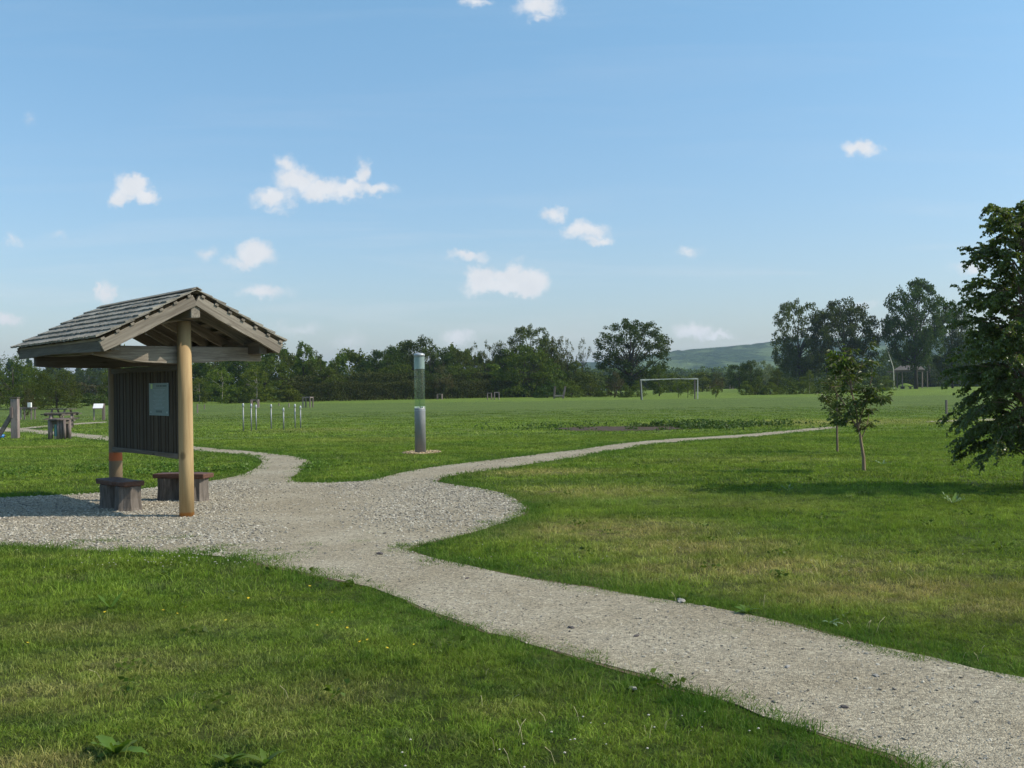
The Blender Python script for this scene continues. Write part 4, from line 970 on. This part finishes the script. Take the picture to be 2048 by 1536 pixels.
V['willow'] = far_tree_meshes('willow', 150, 50, .10, .040, M['leafB'], 13, fork=.1)
V['pale'] = far_tree_meshes('round', 80, 40, .10, .042, M['leafW'], 14, fork=.1)
V['young'] = far_tree_meshes('round', 40, 26, .12, .06, M['leafC'], 15, 'trunk', .014)
V['oak'] = far_tree_meshes('round', 245, 78, .064, .022, M['leafA'], 16, 'trunk', .028, .14)
V['ashA'] = far_tree_meshes('round', 190, 84, .064, .024, M['leafD'], 17, 'trunk', .022, .2)
V['ashB'] = far_tree_meshes('round', 230, 84, .066, .024, M['leafA'], 18, 'trunk', .022, .2)
V['ashC'] = far_tree_meshes('tall', 220, 84, .066, .024, M['leafA'], 19, 'trunk', .024, .2)
NAME = {'dense1': 'tree', 'dense2': 'tree', 'dense3': 'tree', 'dense4': 'tree', 'ragged': 'tree', 'lightb': 'birch_tree', 'open': 'tree', 'sparse': 'tree', 'shrub1': 'shrub', 'shrub2': 'shrub', 'shrub3': 'shrub', 'bronze': 'tree', 'willow': 'willow_shrub', 'pale': 'willow_tree', 'young': 'young_tree', 'oak': 'field_tree', 'ashA': 'field_tree', 'ashB': 'field_tree', 'ashC': 'field_tree'}
def tree(v, px, top, w, Y, label, rz=None, zb=0):
    X = ray(px, 760)[0] * Y; H = at(px, top, Y)[2] - zb; W = w * Y / F
    e = empty(NAME[v], (X, Y, zb), (px * 1.37) % 6.28 if rz is None else rz, label, NAME[v].replace('_', ' ').replace('field tree', 'tree').replace('young tree', 'tree').replace('birch tree', 'tree').replace('willow tree', 'tree').replace('willow shrub', 'shrub'))
    e.scale = (W, W, H); link('crown', V[v][0], e); link('trunk', V[v][1], e); return e
T = [
 # left of the shelter
 ('willow', 28, 708, 125, 104, 'large feathery willow shrub at the left edge of the park'), ('willow', 112, 734, 105, 100, 'lower feathery willow shrub under the left end of the shelter roof'),
 ('bronze', 55, 774, 26, 72, 'small reddish bush growing in the frame at the far left'), ('dense3', 178, 738, 78, 260, 'distant rounded dark tree seen just left of the rear shelter post'),
 ('dense1', 130, 742, 90, 300, 'distant dark tree behind the lower willow shrub'), ('dense2', 228, 741, 62, 128, 'dark tree partly hidden by the rear shelter post'), ('dense1', 60, 738, 90, 290, 'distant dark tree behind the large willow shrub'),
 ('shrub3', 190, 783, 60, 120, 'brownish low bush behind the slanted white panel'), ('shrub1', 150, 792, 70, 150, 'low hedge bush beyond the picnic tables'), ('shrub3', 100, 800, 60, 128, 'dark low bush behind the picnic tables'),
 # behind the shelter to the gap
 ('dense2', 290, 705, 110, 150, 'dark tree behind the shelter notice board'), ('dense1', 365, 700, 110, 148, 'dark tree behind the front shelter post'), ('dense4', 430, 694, 95, 145, 'tall dark tree rising behind the right eave of the shelter'),
 ('dense1', 492, 688, 100, 146, 'dark bushy tree behind the right tip of the shelter roof'), ('ragged', 560, 682, 80, 143, 'tall ragged tree standing just right of the shelter roof tip'), ('dense4', 606, 684, 78, 146, 'tall pointed tree second from the roof tip, with ragged top'),
 ('ragged', 640, 700, 66, 144, 'ragged drooping tree left of the gap in the treeline'), ('ragged', 672, 716, 50, 146, 'smaller ragged tree stepping down towards the treeline gap'), ('lightb', 703, 724, 36, 150, 'small bright conical tree standing in the treeline gap'),
 ('dense2', 530, 715, 110, 138, 'broad green tree in front of the ragged ones near the slim posts'), ('dense4', 655, 735, 80, 140, 'low dark tree directly over the left end of the hedge'),
 ('lightb', 443, 728, 74, 124, 'pale-stemmed birch right of the shelter front post'), ('lightb', 512, 728, 78, 126, 'light green birch behind the left slim posts'), ('lightb', 398, 748, 60, 128, 'smaller light green birch close to the front shelter post'),
 ('shrub2', 575, 770, 60, 130, 'light bush at the left end of the long hedge'), ('shrub1', 470, 785, 60, 126, 'low bush between the two pale birches'),
 # middle mass
 ('dense1', 742, 712, 66, 170, 'dark tree starting the big mass right of the gap'), ('dense3', 772, 692, 84, 166, 'dark dome-shaped tree left of the water column'), ('dense2', 800, 684, 74, 172, 'dark tree stepping up to the highest crown behind the column'),
 ('dense3', 832, 672, 92, 170, 'highest rounded tree right behind the water column'), ('sparse', 862, 678, 46, 166, 'thin spiky tree just right of the water column top'), ('dense1', 886, 697, 72, 168, 'dark tree right of the water column with level top'),
 ('dense2', 915, 699, 66, 170, 'low-crowned dark tree between the spiky ones'), ('ragged', 950, 681, 44, 165, 'slender spiky tree, left of a pair in the treeline middle'), ('ragged', 975, 679, 48, 166, 'slender spiky tree, right of a pair in the treeline middle'),
 ('dense1', 1000, 700, 70, 170, 'dark tree at the foot of the tall light crown'), ('open', 1012, 676, 56, 172, 'airy tree left of the tall light crown'), ('ashA', 1062, 648, 108, 170, 'tall light airy tree crowning the middle treeline'), ('open', 1102, 668, 70, 172, 'airy tree leaning right beside the tall light crown'),
 ('sparse', 1136, 679, 50, 168, 'thin see-through tree, left of two before the sky gap'), ('sparse', 1166, 678, 46, 170, 'thin see-through tree, right of two before the sky gap'),
 ('dense2', 790, 728, 90, 150, 'mid green tree in front, left behind the water column'), ('bronze', 880, 728, 52, 142, 'brown-tinged young tree right of the water column'), ('dense2', 925, 728, 86, 156, 'mid green bushy tree right of the brown-tinged one'),
 ('shrub2', 985, 728, 90, 158, 'pale green bushy tree before the spiky pair'), ('dense2', 1048, 690, 116, 150, 'large bright bushy tree in front of the tall light crown'), ('shrub1', 1105, 716, 80, 150, 'round bush right of the large bright one'), ('dense4', 1150, 722, 60, 152, 'dark bush below the two see-through trees'),
 ('dense1', 730, 745, 80, 150, 'low dark tree over the middle of the hedge'), ('dense1', 850, 742, 80, 148, 'low dark tree behind the base of the water column'),
 ('shrub3', 1095, 765, 60, 140, 'dark low bush behind the leaning timber seat'), ('shrub2', 1143, 762, 44, 138, 'bright low bush right of the leaning timber seat'), ('shrub1', 1180, 748, 60, 146, 'low bush between the see-through trees and the bronze tree'),
 # right of the gap
 ('oak', 1262, 634, 156, 165, 'large broad field tree standing alone above the goal'), ('bronze', 1229, 740, 40, 134, 'dark bronze young tree left of the goal'), ('dense4', 1318, 730, 52, 142, 'green conical tree seen through the goal mouth'),
 ('shrub1', 1252, 766, 32, 132, 'small round bush left of the goal'), ('shrub2', 1274, 762, 34, 136, 'bright bush touching the left goalpost'), ('shrub1', 1205, 766, 36, 142, 'small dark bush behind the distant white panel'),
 ('young', 1356, 758, 28, 124, 'young tree inside the goal, left of two'), ('young', 1375, 752, 32, 124, 'young tree inside the goal, right of two'), ('shrub1', 1345, 745, 50, 190, 'grey green bush beyond the goal crossbar'), ('shrub2', 1405, 745, 50, 200, 'low bush just right of the goal'),
 ('bronze', 1434, 742, 32, 150, 'bronze bush right of the goal'), ('young', 1431, 768, 18, 116, 'tiny yellowish sapling in front of the bronze bush'), ('dense3', 1478, 725, 60, 190, 'rounded green tree before the hill foot'), ('dense1', 1502, 722, 44, 170, 'dark round tree between the rounded green and pale ones'),
 ('pale', 1520, 720, 50, 230, 'pale silvery willow at the foot of the hill'), ('shrub2', 1492, 762, 32, 140, 'low bush at the field edge below the rounded tree'), ('shrub1', 1515, 752, 44, 142, 'green bush at the field edge below the pale willow'),
 ('dense4', 1556, 738, 40, 150, 'slim green tree left of the tall field trees'), ('shrub2', 1540, 764, 40, 140, 'bright low bush right of the field edge corner'), ('shrub1', 1578, 756, 44, 142, 'bush under the left tall field tree'), ('shrub2', 1606, 754, 46, 144, 'bright bush under the pair of tall field trees'),
 ('lightb', 1619, 734, 22, 142, 'slender light tree in front of the tall pair'), ('shrub1', 1640, 758, 44, 146, 'bush left behind the near sapling'), ('shrub2', 1672, 756, 46, 150, 'bush right behind the thin sapling'), ('shrub1', 1706, 758, 44, 155, 'bush behind the near sapling crown'), ('shrub3', 1745, 752, 50, 165, 'dark bush right of the near sapling'), ('shrub2', 1772, 752, 40, 175, 'bright bush left of the pavilion'),
 ('ashA', 1598, 597, 118, 210, 'left one of the pair of tall airy field trees'), ('ashB', 1690, 594, 140, 206, 'right one of the pair of tall field trees, behind the sapling'), ('ashC', 1832, 558, 140, 200, 'tallest field tree behind the pavilion'), ('ashB', 1905, 600, 90, 205, 'tall tree mostly hidden behind the birch'),
 ('dense1', 1790, 700, 60, 300, 'dim dark tree beyond the leaning mast'), ('dense2', 1655, 705, 120, 230, 'dark tree filling between the tall pair'), ('dense1', 1860, 712, 110, 250, 'dark tree mass behind the pavilion roof'), ('dense2', 1930, 700, 90, 240, 'dark tree behind the left side of the birch'), ('dense3', 2010, 690, 120, 240, 'dark tree behind the birch trunk'), ('dense1', 2095, 680, 120, 240, 'dark tree beyond the right edge of the view'),
 ('shrub1', 1815, 750, 60, 262, 'bright low hedge bush behind the pavilion posts'), ('shrub3', 1870, 748, 70, 262, 'dark low bush right behind the pavilion'), ('shrub1', 1925, 746, 60, 255, 'low bush behind the birch at the field edge'), ('shrub2', 1985, 744, 70, 250, 'low bush beyond the birch trunk'),
]
for t in T: tree(*t)

def foliage_wall(pts, h, th, n, ls, leafm, seed, hv=.12, core=True):
    """leafy bank along a line of ground points; returns quads spread over its faces and top"""
    r = np.random.default_rng(seed); P = np.array(pts, float); seg = np.linalg.norm(np.diff(P, axis=0), axis=1); cum = np.r_[0, np.cumsum(seg)]
    t = r.random(n) * cum[-1]; i = np.clip(np.searchsorted(cum, t) - 1, 0, len(seg) - 1); k = (t - cum[i]) / seg[i]; B = P[i] + (P[i+1] - P[i]) * k[:, None]
    d = (P[i+1] - P[i]) / seg[i][:, None]; nrm = np.c_[d[:, 1], -d[:, 0]]; nrm *= np.sign(-nrm[:, 1:2] + 1e-9) * -1 * -1
    vn = VN(seed); hh = h * (1 - hv + 2 * hv * vn(t * .45, t * 0)) * (1 - .5 * hv + hv * vn(t * 1.9, t * 0 + 3))
    u = r.random(n); v = r.random(n); front = u < .55; top = (u >= .55) & (u < .85)
    z = np.where(top, hh * (1 - .1 * v ** 2), hh * v); off = np.where(front, .5, np.where(top, v * 1.0 - .5, -.5)) * th
    vv = VN(seed + 1); off = off + (vv(t * .8, z * 1.2) - .5) * th * .5 * np.where(top, .2, 1); off += r.normal(0, .06, n) * th
    return np.c_[B + nrm * off[:, None], np.maximum(.02, z + r.normal(0, .05, n) * h)]
def hedge(name, pts, h, th, n, ls, leafm, seed, label, cat, hv=.12, kind=None):
    e = empty(name, (0, 0, 0), 0, label, cat)
    Q = foliage_wall(pts, h, th, n, ls, leafm, seed, hv); link('foliage', leafquads(Q, ls, leafm, 'foliage', seed), e)
    m_ = MB(); r = random.Random(seed)
    for a, b in zip(pts[:-1], pts[1:]):
        L = math.hypot(b[0]-a[0], b[1]-a[1]); k = max(2, int(L / .9))
        for j in range(k):
            t = (j + r.random()) / k; X, Y = a[0] + (b[0]-a[0])*t, a[1] + (b[1]-a[1])*t
            m_.tube([(X, Y, -.05), (X + r.uniform(-.3, .3), Y + r.uniform(-.2, .2), h*.5), (X + r.uniform(-.4, .4), Y, h*.85)], [.05, .035, .01], 5, False)
    m_.build('stems', M['trunk'], e); return e
gp = lambda px, Y: (ray(px, 765)[0] * Y, Y)
hedge('hedge', [gp(566, 132), gp(700, 136), gp(860, 142), gp(1000, 150), gp(1100, 158)], 2.35, 1.9, 30000, .17, M['hedge'], 31, 'long trimmed hedge along the far edge of the field', 'hedge', .09)
hedge('hedge', [gp(560, 140), gp(760, 146), gp(1000, 160), gp(1110, 166)], 3.5, 2.6, 20000, .25, M['hedge'], 32, 'taller darker hedge behind the long trimmed one', 'hedge', .16)
hedge('hedge', [gp(1755, 250), gp(1900, 262), gp(2120, 270)], 2.6, 2.5, 12000, .28, M['leafB'], 33, 'dark hedge behind the pavilion', 'hedge', .15)
hedge('hedge', [gp(-60, 150), gp(100, 165), gp(250, 170)], 2.6, 2.5, 9000, .3, M['leafR'], 34, 'brownish hedge beyond the picnic area on the left', 'hedge', .2)
# woods that read as one mass
def wood(pts, h, th, n, ls, lm, seed, label, hv=.4):
    Q = foliage_wall(pts, h, th, n, ls, lm, seed, hv); tag(link('woodland', leafquads(Q, ls, lm, 'woodland', seed)), label, kind='stuff')
wood([gp(235, 158), gp(420, 156), gp(560, 155), gp(690, 158)], 6.3, 5, 26000, .42, M['leafB'], 41, 'dark undergrowth filling the treeline behind the shelter', .25)
wood([gp(690, 175), gp(760, 180), gp(900, 182), gp(1050, 182), gp(1130, 185)], 6.6, 5, 26000, .45, M['leafB'], 42, 'dark undergrowth filling the middle treeline', .25)
wood([gp(1100, 240), gp(1200, 260), gp(1330, 270), gp(1480, 280), gp(1600, 290)], 3.4, 6, 22000, .65, M['leafB'], 43, 'scrub beyond the goal below the hill', .35)
wood([gp(1560, 262), gp(1700, 255), gp(1780, 260), gp(1900, 275), gp(2150, 285)], 6.5, 6, 22000, .5, M['leafA'], 44, 'dark scrub behind the tall field trees', .3)
wood([gp(-150, 380), gp(60, 400), gp(300, 420)], 9.5, 10, 18000, 1.4, M['leafA'], 45, 'distant wood on the left skyline', .4)
wood([gp(1120, 520), gp(1250, 540), gp(1400, 560), gp(1600, 600), gp(1900, 620)], 6.5, 12, 34000, 1.5, M['leafB'], 46, 'distant wood along the foot of the hill', .45)

# hills
def mk_hill():
    m = mat('hill_woods'); b = NB(m); p = b.pos()
    n1 = b.noise(b.scale(p, (1, .35, 1.0)), .010, 5, .6); n2 = b.noise(p, .06, 4, .7); sp = b.n('ShaderNodeSeparateXYZ', {0: p}).outputs
    c = b.mix(b.rng(n2, .38, .64), (.012, .032, .016), (.055, .090, .036)); c = b.mix(b.rng(n1, .52, .58), c, (.095, .135, .055))
    return b.out(b.bsdf(c, .95, b.bump(b.noise(p, .09, 4, .7), 1, 6), .05))
HM = mk_hill(); HY = 1900.0
crest = [(500,772),(700,748),(850,741),(1000,736),(1100,731),(1185,727),(1260,718),(1330,705),(1400,699),(1450,695),(1500,690),(1550,684),(1620,680),(1700,677),(1765,674),(1810,674),(1900,678),(2000,676),(2150,672),(2400,676),(2800,700),(3300,745)]
cpx = np.array([c[0] for c in crest]); cz = np.array([at(*c, HY)[2] for c in crest])
nx_, ny_ = 520, 46; px_ = np.linspace(500, 3300, nx_); top = np.interp(px_, cpx, cz); va, vb = VN(5), VN(6); v = []
for j in range(ny_):
    t = j / (ny_ - 1)
    for i in range(nx_):
        Y = HY - 900 + 900 * t if t <= .8 else HY - 180 + 2000 * (t - .8)
        Yf = HY - 900 * (1 - min(1, t / .8)) if t <= .8 else HY + 2600 * (t - .8)
        prof = (math.sin(min(1, t / .8) * math.pi / 2) ** 1.5) if t <= .8 else 1 - ((t - .8) / .2) ** 2 * .6
        x = ray(px_[i], 760)[0] * HY * (1 + .0 * t); x = (px_[i] - 1024) / F * HY
        z = (top[i]) * prof + (va(x * .012, Yf * .012) - .5) * 10 * prof * (1 - t * .5) + (vb(x * .085, Yf * .06) - .3) * 3.6 * prof
        v.append((x, Yf, z - 1.5))
f = [(j*nx_+i, j*nx_+i+1, (j+1)*nx_+i+1, (j+1)*nx_+i) for j in range(ny_ - 1) for i in range(nx_ - 1)]
tag(link('hills', mesh('hills', v, f, HM)), kind='structure', label='long low wooded hill on the right skyline')
# pale stubble field showing on the hill between the field trees
c0 = at(1748, 688, HY - 160); c1 = at(1830, 686, HY - 160); c2 = at(1825, 676, HY - 40); c3 = at(1760, 675, HY - 40)
MBf = MB(); MBf.v = [Vector(c) for c in (c0, c1, c2, c3)] + [Vector((c[0], c[1] + 30, c[2] - 20)) for c in (c0, c1, c2, c3)]
MBf.f = [(0, 1, 2, 3), (4, 7, 6, 5), (0, 4, 5, 1), (1, 5, 6, 2), (2, 6, 7, 3), (3, 7, 4, 0)]
tag(MBf.build('stubble_field', M['field']), kind='structure', label='pale stubble field high on the hill')

# ------------------------------------------------------------------ near saplings and birch
def near_leaves(C, D, size, w, mt, name, seed, fold=.18):
    """pointed leaves at C along direction D, two folded halves of 2 quads each"""
    r = np.random.default_rng(seed); n = len(C); D = D / (np.linalg.norm(D, axis=1)[:, None] + 1e-9); q = r.normal(size=(n, 3)); q[:, 2] *= .35
    B = np.cross(D, q); B /= np.linalg.norm(B, axis=1)[:, None] + 1e-9; Nn = np.cross(D, B); s = (size * r.uniform(.65, 1.25, n))[:, None]; ww = w * s
    a = C; m1 = C + D*s*.38; tip = C + D*s + Nn*s*.08; l1 = C + D*s*.30 + B*ww*.5 + Nn*s*fold; r1 = C + D*s*.30 - B*ww*.5 + Nn*s*fold
    Vv = np.stack([a, m1, tip, l1, a, r1, tip, m1], 1).reshape(-1, 3)
    return fastmesh(name, Vv, 4, mt)
# birch: many ascending limbs that arch over and hang
def birch():
    Y = 16.6; X = ray(2056, 985)[0] * Y; r = random.Random(5); rn = np.random.default_rng(5)
    e = empty('birch_tree', (X, Y, 0), 0, 'bushy young birch with drooping glossy leaves at the right edge', 'tree')
    m_ = MB(); H = 4.25; trunk = [(0, 0, -.05), (.03, 0, .7), (-.02, .02, 1.6), (.02, 0, 2.4), (-.01, 0, 3.3), (-.04, .0, H - .1)]
    m_.tube(trunk, [.075, .062, .05, .038, .024, .006], 9); m_.build('trunk', M['sapbark'], e, smooth=True)
    bm_ = MB(); C = []; D = []
    def tp(z):
        for a, b in zip(trunk[:-1], trunk[1:]):
            if a[2] <= z <= b[2]: k = (z-a[2])/(b[2]-a[2]); return Vector(a).lerp(Vector(b), k)
        return Vector(trunk[-1])
    def env(z):   # crown radius by height
        return float(np.interp(z, [.35, .7, 1.1, 1.7, 2.3, 2.9, 3.5, 4.0, 4.5, 4.9], [.75, 1.02, 1.14, 1.20, 1.14, 1.06, .98, .82, .48, .18]))
    for k in range(185):
        z0 = .5 + (H - .65) * (k / 185) ** 1.0; p = tp(z0); a = k * 2.399 + r.uniform(-.3, .3); rise = r.uniform(.15, .55) * (1 if z0 > 1 else .6) + (.12 if z0 > 2.6 else 0)
        zt_ = min(H, z0 + rise); R_ = env(zt_) * r.uniform(.55, 1.08); d = Vector((math.cos(a), math.sin(a), 0)); n = 7; pts = []
        for i in range(n + 1):
            t = i / n; droop = (.38 if z0 < 1.6 else .12) * t ** 2.6 * R_
            pts.append(p + d * (R_ * t) + Vector((0, 0, (rise + .12) * math.sin(t * 2.0) - droop)) + Vector((r.uniform(-.02, .02), r.uniform(-.02, .02), 0)))
        bm_.tube(pts, [.012 * (1 - .8*i/n) * (1.2 - z0/H*.5) + .0015 for i in range(n + 1)], 5, False)
        nt_ = int((8 + 13 * R_) * (1.25 if z0 < 2.3 else 1.05))
        for q in range(nt_):
            t = r.uniform(.22, 1.0) ** .8; i = min(n - 1, int(t * n)); b = pts[i].lerp(pts[i+1], t*n - i); ta = a + r.uniform(-1.5, 1.5); L = r.uniform(.12, .42) * (1.0 if z0 < 3 else .7)
            td = Vector((math.cos(ta), math.sin(ta), 0)); up_ = r.uniform(-.2, .9) * (1 if z0 > 1.8 else .4); tw = [b + td * (L * .6 * s) + Vector((0, 0, up_ * L * s - .55 * L * s * s)) for s in (0, .35, .7, 1.0)]
            bm_.tube(tw, [.003, .0025, .002, .001], 3, False); nl = int(7 + L * 40)
            for l in range(nl):
                s = (l + r.random()) / nl; j = min(2, int(s * 3)); c = tw[j].lerp(tw[j+1], min(1, s*3 - j)); C.append((c.x + r.gauss(0, .012), c.y + r.gauss(0, .012), c.z)); la = r.random() * 6.283
                D.append((math.cos(la)*.75, math.sin(la)*.75, -.75 + r.uniform(-.3, .5)))
    bm_.build('branches', M['sapbark'], e); C = np.array(C); D = np.array(D); k = C[:, 2] > .28; C = C[k]; D = D[k]
    link('leaves', near_leaves(C, D, .053, .85, M['birch'], 'leaves', 5), e)['kind'] = 'stuff'
    # wispy leader shoots above the crown
    return e
birch()

def sapling(px, py, trunk_px, limbs, twigs, label, bark, seed, lm, r0, leaf, Yoff=0):
    x, y = G(px, py); r = random.Random(seed); e = empty('sapling', (x, y, 0), 0, label, 'tree')
    def L(q, dy=0): p = at(q[0], q[1], y); return Vector((p[0] - x, dy, p[2]))
    m_ = MB(); tk = [Vector((0, 0, -.04))] + [L(q) for q in trunk_px]; n = len(tk); m_.tube(tk, [r0 * (1.15 - .6 * i / (n-1)) for i in range(n)], 8, False); m_.build('trunk', M[bark], e, smooth=True)
    bm_ = MB(); C = []; D = []; CY = []; DY = []
    for (pts, rad) in limbs:
        P = [L(q[:2], q[2] if len(q) > 2 else 0) for q in pts]; bm_.tube(P, [rad * (1 - .75*i/(len(P)-1)) for i in range(len(P))], 6, False)
        for t_ in range(twigs):
            t = r.uniform(.25, 1) * (len(P) - 1); i = min(len(P) - 2, int(t)); b = P[i].lerp(P[i+1], t - i); a = r.random() * 6.283; Lg = r.uniform(.06, .24)
            d = Vector((math.cos(a), math.sin(a) , r.uniform(.0, .8))).normalized(); q1 = b + d * Lg; bm_.tube([b, b + d*Lg*.5, q1], [.005, .004, .002], 4, False)
            leaf(r, q1, d, C, D); 
            if r.random() < .6: leaf(r, b + d*Lg*.5, d, C, D)
    bm_.build('branches', M[bark], e); return e, C, D, L
def ash_leaf(r, p, d, C, D):
    for k in range(r.randint(1, 3)):
        a = r.random() * 6.283; ax = (Vector((math.cos(a), math.sin(a), r.uniform(-.5, .5))) + d * .5).normalized(); side = ax.cross(Vector((0, 0, 1))).normalized(); Lr = r.uniform(.09, .19)
        for j in range(4):
            c = p + ax * Lr * (j / 3.2) + Vector((0, 0, -.05 * (j/3) ** 2))
            for s in (-1, 1): C.append(tuple(c)); q = ax * .5 + side * s * .7 + Vector((0, 0, -.8)); D.append(tuple(q))
        C.append(tuple(p + ax * Lr)); D.append(tuple(ax + Vector((0, 0, -.4))))
e, C, D, L = sapling(1728, 943, [(1727, 915), (1723, 890), (1720, 868), (1716, 857)],
    [([(1716, 857), (1703, 838), (1690, 815, -.1), (1672, 790, -.15), (1655, 770, -.2)], .02), ([(1716, 857), (1712, 820), (1706, 780, .1), (1700, 735, .1), (1692, 700, .1)], .022),
     ([(1716, 857), (1724, 826), (1732, 790, -.1), (1740, 755, -.1), (1744, 722, 0)], .02), ([(1722, 880), (1734, 850), (1744, 825, .15), (1750, 800, .2)], .012), ([(1706, 780), (1690, 755, .1), (1676, 730, .15), (1664, 712, .1)], .014),
     ([(1706, 790, .1), (1714, 750, .3), (1716, 705, .35)], .014), ([(1700, 745), (1682, 722), (1674, 700)], .01), ([(1706, 770), (1722, 735), (1730, 700)], .01), ([(1703, 838), (1690, 842, -.2), (1676, 850, -.25)], .01), ([(1732, 790, -.1), (1740, 795, -.35), (1750, 800, -.4)], .01), ([(1712, 820), (1722, 800, -.3), (1728, 775, -.4)], .012)],
    6, 'nearer young ash sapling with a forked leaning trunk in the right lawn', 'sapbark', 21, None, .034, ash_leaf)
C = np.array(C); D = np.array(D); z_top = L((1700, 735)).z; hi = (C[:, 2] > z_top) & (np.random.default_rng(2).random(len(C)) < .3) & (C[:, 0] < L((1690, 700)).x + .05)
link('leaves', near_leaves(C[~hi], D[~hi], .105, .42, M['chest'], 'leaves', 22), e)['kind'] = 'stuff'
o = link('young_leaves', near_leaves(C[hi], D[hi], .105, .42, M['young'], 'young_leaves', 23), e); o['label'] = 'bright yellow-green new leaves at the top'; o['kind'] = 'stuff'
def small_leaf(r, p, d, C, D):
    for k in range(r.randint(5, 10)):
        C.append((p.x + r.gauss(0, .04), p.y + r.gauss(0, .04), p.z + r.gauss(0, .05))); a = r.random() * 6.283; D.append((math.cos(a), math.sin(a), r.uniform(-.9, .2)))
e, C, D, L = sapling(1675, 904, [(1674, 870), (1674, 830), (1673, 790), (1671, 750), (1668, 728)],
    [([(1674, 868), (1674, 830), (1673, 790)], .014), ([(1673, 790), (1671, 750), (1668, 722)], .012), ([(1674, 850), (1664, 826, -.1), (1655, 806, -.1)], .008), ([(1674, 835), (1686, 812, .1), (1692, 795, .1)], .008), ([(1673, 800), (1660, 775), (1652, 752)], .008), ([(1673, 790), (1684, 765, .1), (1690, 745, .1)], .008), ([(1655, 806, -.1), (1646, 800, -.2), (1640, 795, -.2)], .006)],
    16, 'thin upright sapling standing just behind the nearer one', 'sapbark', 25, None, .026, small_leaf)
link('leaves', near_leaves(np.array(C), np.array(D), .075, .5, M['chest'], 'leaves', 26), e)['kind'] = 'stuff'

# ------------------------------------------------------------------ haze
hz = mesh('haze', [(x, y, z) for z in (-1.0, 125.0) for x, y in ((-3200, -60), (3200, -60), (3200, 5600), (-3200, 5600))], [(3, 2, 1, 0), (4, 5, 6, 7), (0, 1, 5, 4), (1, 2, 6, 5), (2, 3, 7, 6), (3, 0, 4, 7)], None)
m = bpy.data.materials.new('haze'); m.use_nodes = True; t = m.node_tree; t.nodes.clear()
pv_ = t.nodes.new('ShaderNodeVolumePrincipled'); pv_.inputs['Color'].default_value = (.66, .82, 1, 1); pv_.inputs['Density'].default_value = .00016; pv_.inputs['Anisotropy'].default_value = 0.2
t.links.new(pv_.outputs[0], t.nodes.new('ShaderNodeOutputMaterial').inputs['Volume']); hz.materials.append(m)
tag(link('haze', hz), kind='stuff', label='thin pale haze over the whole landscape')
